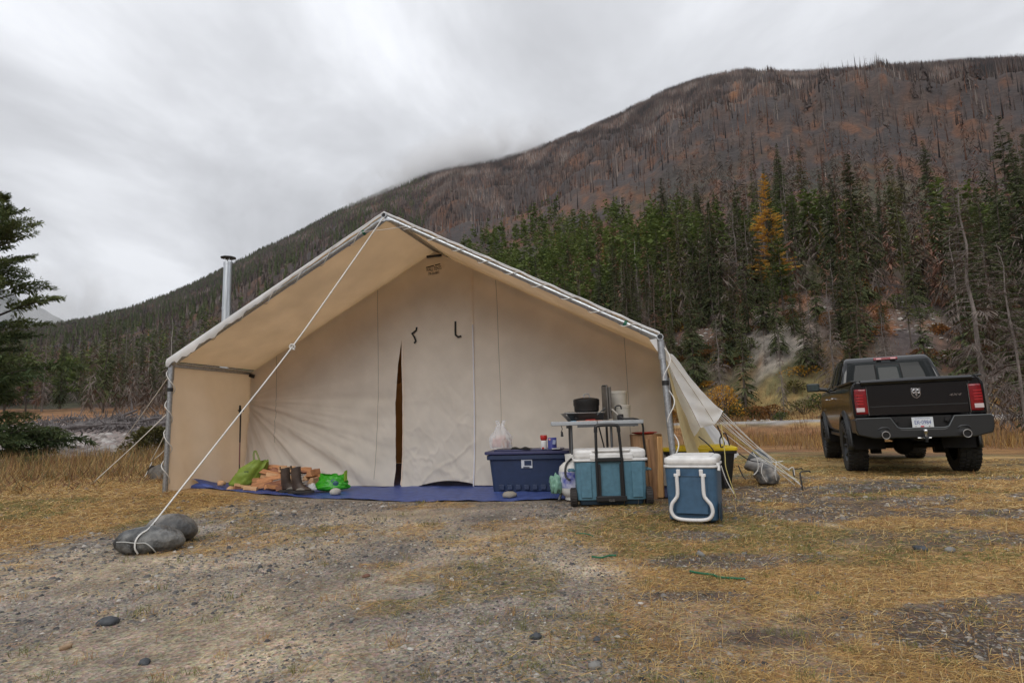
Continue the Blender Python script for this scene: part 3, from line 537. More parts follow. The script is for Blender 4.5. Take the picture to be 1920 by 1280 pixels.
A = rg.uniform(-46, 48, NS); t = rg.random(NS); r0 = R0(A) + 60; R1 = RR(A) + 25; Rr = np.sqrt(r0 ** 2 + t ** .62 * (R1 ** 2 - r0 ** 2) * .999) ; Rr = np.minimum(Rr, R1)
ev = elev(A, Rr); lim = green_lim(A); dn = fbm(A * .9, np.log(Rr) * 13, 4, 221); keep = (rg.random(NS) < np.clip(.30 + sst(-.06, .03, ev - lim), 0, 1)) & (rg.random(NS) < sst(.25, .5, dn) * .8 + .2) & ((A > -14) | (Rr < RR(A) * .93) | (rg.random(NS) < .3))
gu = (np.abs(A - (22.6 + (np.log(Rr) - 6.6) * 2.0)) < .4) & (Rr > 600) & (Rr < 1100); keep &= ~(gu & (rg.random(NS) < .75)); keep &= ~((A > 20.8) & (A < 25.4) & (Rr > RR(A) * .95) & (rg.random(NS) < .9))
keep &= (Rr > 260) | (rg.random(NS) < .35); A, Rr = A[keep], Rr[keep]; n = len(A); print('snags', n)
pal = np.array([(.19, .125, .10), (.055, .046, .047), (.38, .31, .265), (.25, .12, .075), (.27, .205, .18)]); tn = fbm(A * .7 + 90, np.log(Rr) * 11, 4, 231); u = rg.random(n) + (tn - .5) * 2.2
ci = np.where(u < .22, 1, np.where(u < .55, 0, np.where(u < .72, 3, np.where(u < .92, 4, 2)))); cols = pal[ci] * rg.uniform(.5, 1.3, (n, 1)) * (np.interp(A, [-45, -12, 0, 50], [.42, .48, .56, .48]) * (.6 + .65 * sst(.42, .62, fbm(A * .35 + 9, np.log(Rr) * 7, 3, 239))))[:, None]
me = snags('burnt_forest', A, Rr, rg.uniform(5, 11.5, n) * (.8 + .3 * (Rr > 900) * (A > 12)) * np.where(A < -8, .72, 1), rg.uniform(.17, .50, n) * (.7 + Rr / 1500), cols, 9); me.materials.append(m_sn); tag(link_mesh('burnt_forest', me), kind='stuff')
# ------------------------------------------------------------------ placing by sight lines measured in the photograph
_R = np.array(cam.matrix_world.to_3x3())
def at(u, v, y):
    d = _R @ np.array([(u - 960) / 1100, -(v - 640) / 1100, -1.0]); return Vector((d[0] * y / d[1], y, .8 + d[2] * y / d[1]))
def curve_pts(P, n=12, sag=0):
    """smooth line through points"""
    P = [Vector(p) for p in P]; out = []
    for i in range(len(P) - 1):
        a = P[max(i-1, 0)]; b = P[i]; c = P[i+1]; d = P[min(i+2, len(P)-1)]
        for k in range(n):
            t = k / n; out.append(.5 * ((2*b) + (c - a) * t + (2*a - 5*b + 4*c - d) * t*t + (3*b - a - 3*c + d) * t**3))
    out.append(P[-1])
    return out
def text_mesh(txt, size, m, ext=.0008, align='CENTER', shear=0):
    cu = bpy.data.curves.new('t', 'FONT'); cu.body = txt; cu.size = size; cu.extrude = ext; cu.align_x = align; cu.align_y = 'CENTER'; cu.shear = shear; cu.resolution_u = 2
    ob = bpy.data.objects.new('t', cu); C.objects.link(ob); dg = bpy.context.evaluated_depsgraph_get(); dg.update(); me = bpy.data.meshes.new_from_object(ob.evaluated_get(dg)); bpy.data.objects.remove(ob); bpy.data.curves.remove(cu)
    me.materials.clear(); me.materials.append(m); return me

# ------------------------------------------------------------------ wall tent
def cloth(name, col, tl=.3, rough=.85, tcol=None, var=.10):
    m = mat(name, col, rough, transl=tl, tcol=tcol, var=var, scale=1.3, bump=.22, bscale=4.5, spec=.15, bdist=.03); return m
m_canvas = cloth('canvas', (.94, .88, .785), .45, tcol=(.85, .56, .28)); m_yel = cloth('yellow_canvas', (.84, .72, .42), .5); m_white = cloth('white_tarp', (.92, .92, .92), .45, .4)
m_alu = mat('galvanised_pipe', (.42, .44, .46), .35, .85, var=.25, scale=20, bump=.05, bscale=60); m_black = mat('black_plastic', (.012, .012, .013), .45); m_rope = mat('white_rope', (.72, .71, .68), .8, bump=.4, bscale=300, bdist=.002)
m_seam = mat('seam_thread', (.40, .33, .25), .9); m_zip = mat('zipper_tape', (.55, .55, .60), .6); m_strap = mat('black_webbing', (.012, .012, .012), .8); m_green_tape = mat('green_tape', (.01, .12, .07), .5)
TW, EL, ER, RZ, RD, TL = 2.93, 1.62, 1.55, 3.13, 1.38, 5.4
tent = empty('wall_tent', (-1.39, 6.40, 0), -math.atan2(.272, .962), 'large cream canvas wall tent with an open front awning on metal pipes', 'tent')
TM = Matrix.Translation((-1.39, 6.40, 0)) @ Matrix.Rotation(-math.atan2(.272, .962), 4, 'Z')
def tw(x, y, z): return TM @ Vector((x, y, z))
def roofz(x): x = np.asarray(x, float); return np.where(x < 0, RZ + (RZ - EL) * x / TW, RZ - (RZ - ER) * x / TW)
def gl(x): return .08 * sst(-1.5, -2.9, x)     # ground under the left side is a little higher
def wrinkle(x, z, amp=1.0):
    low = 1 - sst(.0, 1.7, z)
    # tension folds fanning from the back left corner to the lower right
    ang = np.arctan2(z - 1.2, x + 3.05); f1 = (fbm(ang * 13, np.hypot(x + 3.05, z - 1.2) * .5, 3, 301) - .5) * np.exp(-((x + 1.9) / 1.5) ** 2) * sst(1.6, .8, z)
    f2 = (np.abs(fbm(x * 3.2 + z * 2.2, z * 1.2 - x * .8, 4, 307) - .5)) * (.25 + low)
    f3 = (fbm(x * .9, z * .7, 2, 311) - .5)
    f4 = (1 - 2 * np.abs(fbm(x * 2.1 - z * 3.0, z * 1.6 + x * 1.2, 3, 317) - .5)) ** 14 * np.exp(-((x - .15) / .7) ** 2) * sst(1.6, .2, z) + .6 * (1 - 2 * np.abs(fbm(x * 2.2 + z * 2.6 + 4, z * 1.2 - x * 1.9, 3, 323) - .5)) ** 14 * np.exp(-((x - .05) / .9) ** 2) * sst(1.5, .3, z)
    f5 = (fbm(x * 2.0 - z * 2.6, z * .8 + x * .6, 3, 319) - .5) * sst(1.0, 1.9, x) * sst(1.5, .6, z)
    return amp * (.085 * f1 + .045 * f2 + .06 * f3 + .016 * f4 + .05 * f5)
def panel(name, xl, xr, m=m_canvas, nx=60, nz=110, zb=None, yo=0, amp=1):
    J = np.linspace(0, 1, nz + 1); I = np.linspace(0, 1, nx + 1); V = []
    top = 0
    X0 = np.zeros((nz + 1, nx + 1)); Z = X0.copy()
    for it in range(2):
        for j, t in enumerate(J):
            a = np.array([xl(z) if callable(xl) else xl for z in [Z[j, 0] if it else 2.2 * t]])[0]; b = np.array([xr(z) if callable(xr) else xr for z in [Z[j, -1] if it else 2.2 * t]])[0]
            X0[j] = a + (b - a) * I
        for i in range(nx + 1):
            zt = roofz(X0[-1, i]) - .02; z0 = (zb(X0[0, i]) if zb else .015 + float(gl(X0[0, i]))); Z[:, i] = z0 + (zt - z0) * J
    fade = np.clip((roofz(X0) - Z) / .3, 0, 1)
    Y = RD + yo - wrinkle(X0, Z, amp) * fade - .12 * np.clip(1 - Z / 1.3, 0, 1) ** 2
    V = np.stack([X0.ravel(), Y.ravel(), Z.ravel()], 1); i, j = np.meshgrid(np.arange(nx), np.arange(nz)); i = i.ravel(); j = j.ravel(); n = nx + 1
    o = link_mesh(name, np_mesh(name, V, np.stack([j*n+i, j*n+i+1, (j+1)*n+i+1, (j+1)*n+i], 1), m, True), tent); return o
eL = lambda z: -.49 - .082 * float(np.interp(z, [0, .25, .7, 1.1, 1.35, 1.6, 1.75, 1.98, 9], [.95, .8, 1.0, 1.2, 1.0, .78, .45, 0, 0])) + .05 * max(0, .5 - z) * .6
eR = lambda z: -.49 + .028 * float(np.interp(z, [0, .3, 1.0, 1.6, 1.98, 9], [1.6, 1.2, .5, -.2, 0, 0]))
panel('front_wall_panel', -TW + .01, eL, nx=150)
door = panel('door_flap', eR, .535, nx=90, nz=150, zb=lambda x: .01 + .075 * max(0, math.sin((x + .25) * 3.3)) if x > -.25 else .01, yo=-.012, amp=1.15)
panel('front_wall_panel', .53, TW - .01, nx=120, zb=lambda x: .03)
def strip(name, path, w, m, d=.004, nrm=(0, -1, 0), parent=tent):
    g = MB(); V = []; n = Vector(nrm)
    for i, p in enumerate(path):
        t = (Vector(path[min(i+1, len(path)-1)]) - Vector(path[max(i-1, 0)])).normalized(); s = t.cross(n).normalized() * w / 2; V += [Vector(p) - s, Vector(p) + s, Vector(p) + s + n * d, Vector(p) - s + n * d]
    F = []
    for i in range(len(path) - 1):
        for k in range(4): F.append((i*4+k, i*4+(k+1) % 4, (i+1)*4+(k+1) % 4, (i+1)*4+k))
    g.add(V, F); return g.build(name, m, parent)
def wy(x, z, amp=1):
    x = np.array([float(x)]); z = np.array([float(z)]); return float((RD - wrinkle(x, z, amp) * np.clip((roofz(x) - z) / .3, 0, 1) - .12 * np.clip(1 - z / 1.3, 0, 1) ** 2)[0])
def on_wall(x0, x1, z0, z1, off=.006, n=40, amp=1): return [(x0 + (x1 - x0) * k / n, wy(x0 + (x1 - x0) * k / n, z0 + (z1 - z0) * k / n, amp) - off, z0 + (z1 - z0) * k / n) for k in range(n + 1)]
for x0, x1, z0, z1 in ((-.86, -.84, roofz(-.86) - .03, .1), (.855, .90, roofz(.855) - .03, .5), (2.47, 2.49, roofz(2.47) - .03, .3), (-2.48, -2.45, roofz(-2.48) - .03, .6)):
    strip('seam', on_wall(x0, x1, float(z0), z1, .001), .006, m_seam, .002)
strip('zipper', on_wall(.53, .545, 2.07, .02, .012, 50), .016, m_zip, .003)
strip('door_hem', on_wall(-.47, -.45, 1.9, .03, .014, 50, 1.15), .012, m_canvas, .004)
g = MB()  # hanging tie straps
strip('door_tie', [(-.262, wy(-.26, 2.07) - .012, 2.09), (-.268, wy(-.26, 2.0) - .02, 2.045), (-.325, wy(-.3, 2.0) - .03, 2.005), (-.29, wy(-.3, 1.95) - .03, 1.955), (-.275, wy(-.3, 1.9) - .02, 1.90), (-.30, wy(-.3, 1.88) - .02, 1.875)], .026, m_strap)
strip('door_tie', [(.292, wy(.3, 2.12) - .012, 2.13), (.293, wy(.3, 2.0) - .02, 2.0), (.298, wy(.3, 1.95) - .025, 1.945), (.335, wy(.33, 1.9) - .03, 1.915), (.375, wy(.35, 1.9) - .02, 1.925)], .026, m_strap)
m_print = mat('black_print', (.015, .015, .012), .8)
def wall_text(txt, x, z, size, rot=.05, name='printed_text', sx=1):
    o = link_mesh(name, text_mesh(txt, size, m_print), tent, (x, wy(x, z) - .022, z)); o.rotation_euler = (PI/2 - .02, -rot, 0); o.scale = (sx, 1, 1); return o
wall_text('WALL TENTS', .0, 2.862, .072, .07, sx=.52); wall_text('778-256-8872', .0, 2.802, .052, .07, sx=.55)
strip('printed_bar', [(-.115, wy(-.1, 2.9) - .02, 2.893), (-.03, wy(0, 2.9) - .02, 2.905), (-.0, wy(0, 2.9) - .02, 2.908)], .014, m_print, .001)
strip('printed_bar', [(.015, wy(0, 2.9) - .02, 2.912), (.09, wy(.1, 2.9) - .02, 2.925)], .014, m_print, .001)

def sheet_xy(name, fn, nu, nv, m, thick=0, parent=tent, smooth=60):
    return MB().grid(fn, nu, nv).build(name, m, parent, smooth, solid=thick)
def roof_fn(side, off, y0=-.03, y1=TL + .03, over=0):
    def f(u, v):
        x = side * TW * (1 + over) * (1 - u); z = RZ + ((EL if side < 0 else ER) - RZ) * (1 - u) * (1 + over) + off; y = y0 + (y1 - y0) * v
        sag = -.035 * math.sin(PI * u) * (.6 + .4 * math.sin(v * 9)) * min(1, v * 6); sc = .012 * math.sin(u * 55 + side) * max(0, 1 - v * 12)
        return (x, y, z + sag + sc * .5)
    return f
sheet_xy('roof_canvas', roof_fn(-1, .035), 50, 30, m_canvas); sheet_xy('roof_canvas', roof_fn(1, .035), 50, 30, m_canvas)
sheet_xy('roof_fly', roof_fn(-1, .058, -.045, TL + .1, .01), 50, 12, m_white); sheet_xy('roof_fly', roof_fn(1, .058, -.045, TL + .1, .0), 50, 12, m_white)
# fly folded over the front edge, deep near the left corner
def fold(side):
    def f(u, v):
        x = side * TW * (1.01 if side < 0 else 1.0) * (1 - u); z = RZ + ((EL if side < 0 else ER) - RZ) * (1 - u) + .057
        d = (.022 + .115 * max(0, 1 - u * 1.35) ** .8 * (1 - .35 * (u < .05))) if side < 0 else .016; d *= 1 + .12 * math.sin(u * 60) + .10 * math.sin(u * 143)
        return (x, -.048 - .012 * math.sin(v * 3) - .012 * math.sin(u * 47) * v, z - d * v)
    return f
sheet_xy('fly_edge', fold(-1), 90, 5, m_white); sheet_xy('fly_edge', fold(1), 90, 4, m_white)
# left side wall (seen from inside), right side wall flared out and staked
def lw(u, v):
    y = TL * u; z = .02 + .06 + (EL - .06) * v; b = .02 * math.sin(y * 9 + v * 3) * (1 - v) ** .5 + .035 * float(fbm(np.array([y * 3 + v * 4]), np.array([v * 1.5]), 3, 331)[0] - .5)
    return (-TW - .012 + b * min(1, (1 - v) * 4), y, z)
sheet_xy('side_wall', lw, 110, 30, m_canvas)
def rw(y0, y1):
    def f(u, v):
        y = y0 + (y1 - y0) * u; z = .12 + (ER - .12) * v; fl = (.20 + .16 * y) * (1 - v) ** 1.1
        return (TW + .02 + fl + .028 * math.sin(y * 15 + v * 5) * (1 - v) * min(1, v * 5 + .5), y, z)
    return f
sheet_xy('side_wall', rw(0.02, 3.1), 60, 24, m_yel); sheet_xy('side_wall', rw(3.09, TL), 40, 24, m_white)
strip('window_tie', [rw(0, 1)(3.06, .62), rw(0, 1)(3.06, .5), rw(0, 1)(3.1, .42)], .02, m_strap, .004, (.9, -.3, 0))
def bw(u, v): x = -TW + 2 * TW * u; return (x, TL, .02 + (float(roofz(x)) - .02) * v)
sheet_xy('back_wall', bw, 20, 12, cloth('shade_brown_canvas', (.30, .17, .07), .12))  # canvas wall coloured brown: the dim light inside is put into its colour
m_shade_sheet = cloth('shade_brown_sheet', (.34, .19, .08), .12)
for sd in (-1, 1): sheet_xy('added_shade_sheet', lambda u, v, sd=sd: (sd * (TW - .08) * (1 - u), RD + .22 + (TL - RD - .3) * v, RZ - .14 + ((EL if sd < 0 else ER) - RZ) * (1 - u)), 12, 10, m_shade_sheet)  # brown sheets added under the roof to darken the view through the door gap
# frame
def pipe(name, a, b, r=.03): return MB().tube([a, b], r, 14).build(name, m_alu, tent)
ap = Vector((0, 0, RZ)); lc = Vector((-TW, 0, EL)); rc = Vector((TW, 0, ER))
pipe('rafter', lc, ap); pipe('rafter', rc, ap)
pipe('pole', (-TW, 0, .06), lc); pipe('pole', (TW + .07, -.03, .0), rc)
for y in (RD + .04, 3.3, TL - .05):
    pipe('rafter', (-TW + .05, y, EL - .03), (0, y, RZ - .05), .027); pipe('rafter', (TW - .05, y, ER - .03), (0, y, RZ - .05), .027); pipe('pole', (-TW + .04, y, .05), (-TW + .04, y, EL - .03), .027); pipe('pole', (TW - .04, y, .0), (TW - .04, y, ER - .03), .027)
def open_pipe(name, x, z, dz, dx=0, y1=TL):
    g = MB(); g.lathe([(.024, .0), (.024, -.0), (.031, -.0), (.031, 1)], n=18, axis='Y', cap=False); V = [(p[0], p[1] * (y1 + .05), p[2]) for p in g.v]; g.v = V
    o = g.build(name, m_alu, tent, loc=(x, -.055, z)); MB().lathe([(.0245, 0), (.0245, .01)], n=16, axis='Y').build('pipe_bore', m_black, o, loc=(0, .012, 0)); return o
open_pipe('ridge_pole', 0, RZ + .01, 0); open_pipe('eave_pole', TW, ER + .012, 0); open_pipe('eave_pole', -TW, EL - .01, 0)
for p, d in ((ap, lc), (ap, rc), (rc, ap), (lc, ap), (rc, Vector((TW + .05, 0, 0))), (lc, Vector((-TW, 0, 0)))):
    q = (d - p).normalized(); MB().tube([p + q * .02, p + q * .20], .036, 14).build('pipe_joint', m_alu, tent, bevel=.004)
MB().poly([(-.09, -.034, RZ - .055), (.09, -.034, RZ - .055), (.03, -.034, RZ - .01), (-.03, -.034, RZ - .01)], .006, (0, -1, 0)).build('gusset', m_alu, tent)
MB().poly([(TW - .10, -.034, ER - .01), (TW - .03, -.034, ER - .13), (TW - .03, -.034, ER + .0)], .006, (0, -1, 0)).build('gusset', m_white, tent)
for y in (RD,):
    MB().box((0, y - .02, RZ - .085), (.22, .03, .03)).build('ridge_bracket', m_black, tent, bevel=.005)
    MB().box((-TW + .06, y - .03, EL - .06), (.08, .03, .05), ry=.3).build('corner_bracket', m_black, tent, bevel=.005)
for c_, d_, tt in ((ap, lc, .09), (rc, ap, .105)):
    q = c_ + (d_ - c_) * tt; MB().tube([q, q + (d_ - c_).normalized() * .03], .033, 14).build('green_tape', m_green_tape, tent)
for c_ in ((TW + .022, -.01, 1.10), (-TW, 0, 1.28)): MB().tube([c_, (c_[0] + .001, c_[1], c_[2] + .045)], .034, 14).build('black_tape', m_black, tent)
def lash(a, b, pitch, rad, r=.0045, n=14, t0=.02, t1=.98, ph=0):
    a = Vector(a); b = Vector(b); L_ = (b - a).length; q = (b - a).normalized(); s = q.cross(Vector((0, 1, 0))).normalized(); k = int(L_ * (t1 - t0) / pitch * n); P = []
    for i in range(k):
        t = t0 + (t1 - t0) * i / k; an = 2 * PI * i / n + ph; P.append(a + q * L_ * t + (s * math.cos(an) + Vector((0, 1, 0)) * math.sin(an)) * rad * (1 + .15 * math.sin(i * .7)))
    MB().tube(P, r, 5).build('lashing_cord', m_rope, tent)
lash(lc, ap, .42, .040); lash(rc, ap, .33, .040); lash((-TW, 0, .05), lc, .36, .046, .0055); 
P = []
for i in range(60):
    t = i / 59; P.append((TW + .035 + .04 * math.sin(t * 17) + .035 * (1 - t), -.035 - .02 * math.cos(t * 17), .45 + (ER - .47) * t))
MB().tube(P, .0055, 5).build('loose_cord', m_rope, tent)
MB().tube([(-.30, -.05, RZ - .155), (0, -.055, RZ - .16), (.30, -.05, RZ - .155)], .003, 4).build('cross_cord', m_rope, tent)

# fly corner pulled out over the right eave and guyed down
A_ = tw(TW, -.06, ER + .05); ys = 6.0
e1 = [A_, at(1262, 675, 5.8), at(1300, 716, 6.0), at(1332, 750, 6.15), at(1355, 772, 6.25)]
e2 = [A_, at(1258, 674, 5.75), at(1288, 716, 5.85), at(1318, 760, 5.95), at(1340, 795, 6.0)]
e3 = [A_, at(1250, 676, 5.68), at(1272, 722, 5.72), at(1295, 765, 5.75), at(1313, 802, 5.78)]
e4 = [A_, at(1247, 680, 5.80), at(1264, 730, 5.95), at(1285, 778, 6.0), at(1301, 818, 6.0)]
e0 = [tw(TW, 2.5, ER + .05), at(1262, 665, 8.2), at(1298, 712, 7.6), at(1330, 748, 6.9), at(1356, 771, 6.35)]
def bz(P, t): q = curve_pts(P, 8); f = t * (len(q) - 1); i = min(int(f), len(q) - 2); return q[i].lerp(q[i+1], f - i)
rows = [e0, e1, e2, e3, e4]
def flyf(u, v):
    f = u * 4; i = min(int(f), 3); p = bz(rows[i], v).lerp(bz(rows[i+1], v), f - i); p += Vector((0, -1, .2)) * .02 * math.sin((f - i) * PI) * v * (1 if i % 2 else -1) + Vector((0, 1, 0)) * .012 * math.sin(v * 31 + u * 12) * v; return p
fo = MB().grid(flyf, 48, 40).build('fly_corner', m_white, tent, 60); fo.matrix_parent_inverse = TM.inverted()
for ee in (e2, e3):
    so = MB().tube([p + Vector((0, -.006, 0)) for p in curve_pts(ee[1:], 8)], .003, 4).build('fly_seam', m_seam, fo)

# ground sheet
m_btarp = mat('blue_tarp', (.05, .085, .28), .5, var=.25, scale=5, bump=.5, bscale=14, bdist=.02)
def gtarp(u, v):
    front = [(-4.12, 7.60), (-3.55, 7.35), (-2.6, 6.95), (-1.218, 6.31), (-.3, 6.10), (.42, 6.05), (1.5, 5.95), (1.72, 5.96)]
    k = u * (len(front) - 1); i = min(int(k), len(front) - 2); f = Vector(front[i]).lerp(Vector(front[i+1]), k - i); b = tw(-2.88 + 5.75 * u, TL - .1, 0); x = f.x + (b.x - f.x) * v; y = f.y + (b.y - f.y) * v; 
    z = float(gnd(np.array([x]), np.array([y]))[0]) + .012 + .006 * math.sin(x * 7 + y * 3) + .004 * math.sin(x * 23) + (.10 * math.exp(-((u - .0) / .035) ** 2) * math.exp(-(v / .06) ** 2) if u < .1 else 0)
    return (x, y + .012 * math.sin(x * 9) * (v < .01), z)
o = MB().grid(gtarp, 120, 60).build('ground_tarp', m_btarp, smooth=60); tag(o, 'blue plastic ground sheet lying under the tent and sticking out in front of the door', 'tarp')
g = MB(); q = [Vector((-4.13 + .1 * k, 7.62 - .022 * k, .075 + .02 * math.sin(k))) for k in range(5)]; g.tube(q, [.03, .05, .045, .035, .015], 9)
r_ = g.build('rolled_edge', m_btarp, o, 60)
# inside: dark stove box and cot seen through the door gap
st = empty('wood_stove', tw(-.50, 2.6, .02), -.27, 'black box seen through the open gap of the tent door', 'stove')
MB().box((0, 0, .37), (.9, .5, .64)).build('body', m_black, st, bevel=.01); 
for sx in (-1, 1):
    for sy in (-1, 1): MB().box((sx * .26, sy * .2, .06), (.03, .03, .12)).build('leg', m_black, st)

# chimney outside the left wall
m_steel = mat('stove_pipe_steel', (.55, .58, .60), .3, .9, var=.3, scale=3, stretch=(14, 14, .4), bump=.05)
cb = at(416, 800, 8.9); top = at(418, 492, 8.9).z
ch = empty('stove_chimney', (cb.x, cb.y, Hs(cb.x, cb.y)), 0, 'galvanised stove pipe with a flat dark cap rising behind the left roof edge', 'chimney')
zb = 1.25 - Hs(cb.x, cb.y); seg = (top - 1.25) / 3
for k in range(3):
    z0 = zb + k * seg; MB().lathe([(.064, z0), (.064, z0 + seg - .05), (.067, z0 + seg - .05), (.067, z0 + seg)], n=24).build('pipe_section', m_steel, ch, 30)
MB().tube([(0, 0, zb + .02), (.0, 0, zb - .12), (.12, .0, zb - .18), (.75, 0, zb - .18)], .064, 16).build('elbow', m_steel, ch, 60)
for k in range(4): MB().box((.05 * math.cos(k * PI / 2 + .7), .05 * math.sin(k * PI / 2 + .7), zb + 3 * seg + .035), (.012, .004, .08)).build('cap_bracket', m_steel, ch)
MB().lathe([(.118, zb + 3 * seg + .066), (.114, zb + 3 * seg + .078), (.01, zb + 3 * seg + .10)], n=8).build('cap', mat('sooty_cap', (.02, .02, .022), .6, .3), ch, 30)
for dx, dy in ((-.9, .5), (.9, 1.0)): MB().tube([(0, 0, zb + seg * 2.2), (dx, dy, zb + seg * .6)], .002, 4).build('stay_wire', m_black, ch)

# ---- ropes
def rope(label, P, r=.005, m=m_rope, name='guy_rope', cat='rope', group=None, n=6, sm=1):
    P = curve_pts(P, 8) if sm and len(P) > 2 else [Vector(p) for p in P]; o = MB().tube(P, r, n).build(name, m, None, 60); return tag(o, label, cat, group)
apw = tw(0, -.07, RZ - .03); rk = at(290, 978, 4.2)
kn = at(548, 650, 5.36)
o = rope('long white guy rope from the tent peak down to the two left boulders', [apw, apw.lerp(kn, .5) + Vector((0, 0, -.006)), kn, kn.lerp(rk, .5) + Vector((0, 0, -.004)), rk], .0062)
g = MB(); P = [kn + Vector((.022 * math.cos(t * .9), .012 * math.sin(t * .5), .022 * math.sin(t * .9))) for t in range(16)]; g.tube(curve_pts(P, 3), .006, 5); g.tube([kn, kn + Vector((.02, -.01, -.03)), kn + Vector((.03, -.01, -.025))], .004, 5); g.build('knot', m_rope, o, 60)
g = MB(); P = [apw + Vector((.016 * math.sin(t * .8), -.01, -.03 * t / 6 - .0)) for t in range(9)]; g.tube(curve_pts(P, 3), .006, 5); g.build('loop', m_rope, o, 60)
bl = [tw(-TW, y, EL) for y in (1.4, 3.3, 5.3)]
for i, (q0, q1, lb) in enumerate((((at(314, 709, 8.4)), at(215, 846, 11.5), 'highest thin rope left of the tent, sloping towards the river bar'), (at(324, 765, 8.2), at(166, 912, 8.55), 'longest thin rope, from the left front pole down to the dry grass'), (at(313, 806, 8.7), at(284, 862, 9.2), 'short white rope from the tent side to the hanging log, steeper one'), (at(313, 838, 8.8), at(290, 860, 9.2), 'short white rope from the tent side to the hanging log, lower one'), (at(285, 866, 9.15), at(266, 903, 9.1), 'white rope tail hanging from the log to its peg'))):
    rope(lb, [q0, q0.lerp(q1, .5) - Vector((0, 0, .015)), q1], .006, group='thin ropes on the left side of the tent')
# bundle at the right
tip = at(1356, 774, 6.3); stake = at(1506, 916, 6.35); stake.z = Hs(stake.x, stake.y) + .03
m_yrope = mat('yellow_rope', (.5, .42, .16), .8)
for i in range(9):
    a0 = tip + Vector((-.02 * i / 3, .03 * i, -.012 * i)); b0 = (stake if i % 2 == 0 else at(1488, 884 + i, 6.6)) + Vector((-.03 * (i % 3), .03 * (i % 4), .01 * i)); mid = a0.lerp(b0, .5) + Vector((0, 0, -.02 - .004 * i))
    rope('thin guy rope of the bundle from the white fly corner to the stakes', [a0, mid, b0], .0035, m_yrope if i in (6, 7) else m_rope, group='bundle of guy ropes at the right of the tent', n=5)
m_brope = mat('dark_rope', (.03, .025, .03), .9)
rope('dark cord with a hook pulling the inner fly edge down behind the small cooler', [at(1310, 818, 5.8), at(1340, 848, 5.8), at(1362, 912, 5.8)], .006, m_brope)
rope('yellow cord with a small ring beside the small cooler', [at(1352, 795, 6.0), at(1359, 850, 5.9), at(1362, 880, 5.85), at(1381, 935, 5.8)], .0045, m_yrope)
rope('white cord hanging down right of the small cooler', [at(1352, 872, 5.75), at(1362, 900, 5.75), at(1376, 925, 5.75)], .004)
rope('dark cord tangle hanging below the fly corner', [at(1345, 798, 6.1), at(1352, 815, 6.15), at(1358, 832, 6.2), at(1352, 838, 6.2), at(1350, 822, 6.2), at(1360, 812, 6.2), at(1368, 835, 6.2)], .007, m_brope)
rope('black bungee cord sagging from the yellow lidded tote to the wrapped rock', [at(1386, 850, 6.6), at(1405, 862, 6.7), at(1425, 866, 6.8)], .006, m_brope)
rope('black cord lying from the yellow lidded tote down to the ground', [at(1384, 872, 6.5), at(1393, 892, 6.45), at(1398, 897, 6.4)], .006, m_brope)
def tent_stake(p, h, lb):
    g = MB(); g.tube([(0, 0, -.12), (-.02, 0, h), (.0, 0, h + .012), (.085, 0, h + .018), (.09, 0, h + .0)], .008, 6); o = g.build('tent_stake', m_black, None, 40, loc=p); tag(o, lb, 'stake', 'steel stakes at the end of the rope bundle')
tent_stake((stake.x, stake.y, stake.z), .15, 'bent black steel stake at the end of the rope bundle, nearer one'); q = at(1492, 903, 7.0); tent_stake((q.x, q.y, Hs(q.x, q.y)), .15, 'bent black steel stake behind the nearer one')
# ------------------------------------------------------------------ camp gear
TZ = .022
def rbox(c, d, r, taper=1.0, seg=4):
    """rounded box mesh builder: footprint corner radius r; bottom scaled by taper"""
    g = MB(); V = []; n = seg * 4; z0, z1 = c[2] - d[2] / 2, c[2] + d[2] / 2
    for z, s in ((z0, taper), (z1, 1.0)):
        for q in range(4):
            cx = (d[0] / 2 * s - r) * (1 if q in (0, 3) else -1); cy = (d[1] / 2 * s - r) * (1 if q in (0, 1) else -1)
            for k in range(seg): a = q * PI / 2 + k * PI / 2 / (seg - 1); V.append((c[0] + cx + r * math.cos(a), c[1] + cy + r * math.sin(a), z))
    g.add(V, [tuple(range(n))[::-1], tuple(range(n, 2 * n))] + [(i, (i+1) % n, n + (i+1) % n, n + i) for i in range(n)]); return g
def R_(g, p, nm, m, **k): return g.build(nm, m, p, **k)
def blob(name, m, parent, rx, ry, rz_, seed, n=20, amp=.35, fr=2.2, loc=(0, 0, 0), fn=None, smooth=60, flat=-.6):
    V = []; 
    U, T = np.meshgrid(np.arange(n * 2) / (n * 2) * 2 * PI, np.linspace(0, PI, n + 1)); U = U.ravel(); T = T.ravel(); x = np.sin(T) * np.cos(U); y = np.sin(T) * np.sin(U); z = -np.cos(T)
    k = 1 + amp * (fbm(x * fr + 10 + seed, y * fr + z * fr * 1.3, 4, seed) - .5) * 2 + amp * .8 * (np.abs(fbm(z * fr * 1.7 + seed, x * fr * 1.2 - y * fr, 3, seed + 5) - .5))
    k[-n*2:] = k[-n*2]; k[:n*2] = k[0]
    P = np.stack([x * k * rx, y * k * ry, np.maximum(z * k, flat) * rz_], 1); w_ = n * 2
    F = [(j*w_+i, j*w_+(i+1) % w_, (j+1)*w_+(i+1) % w_, (j+1)*w_+i) for j in range(n) for i in range(w_)]
    o = link_mesh(name, np_mesh(name, P, np.array(F), m, smooth > 50), parent, loc); return o
def stone(p, rx, ry, rz_, m, seed, label, rz=0, name='stone', group=None, amp=.14, fr=1.3, n=12, sub=0):
    o = blob(name, m, None, rx, ry, rz_, seed, n, amp, fr); o.location = p; o.rotation_euler = (0, 0, rz)
    if sub: k = o.modifiers.new('u', 'SUBSURF'); k.levels = 1; k.render_levels = 1
    return tag(o, label, 'stone', group)
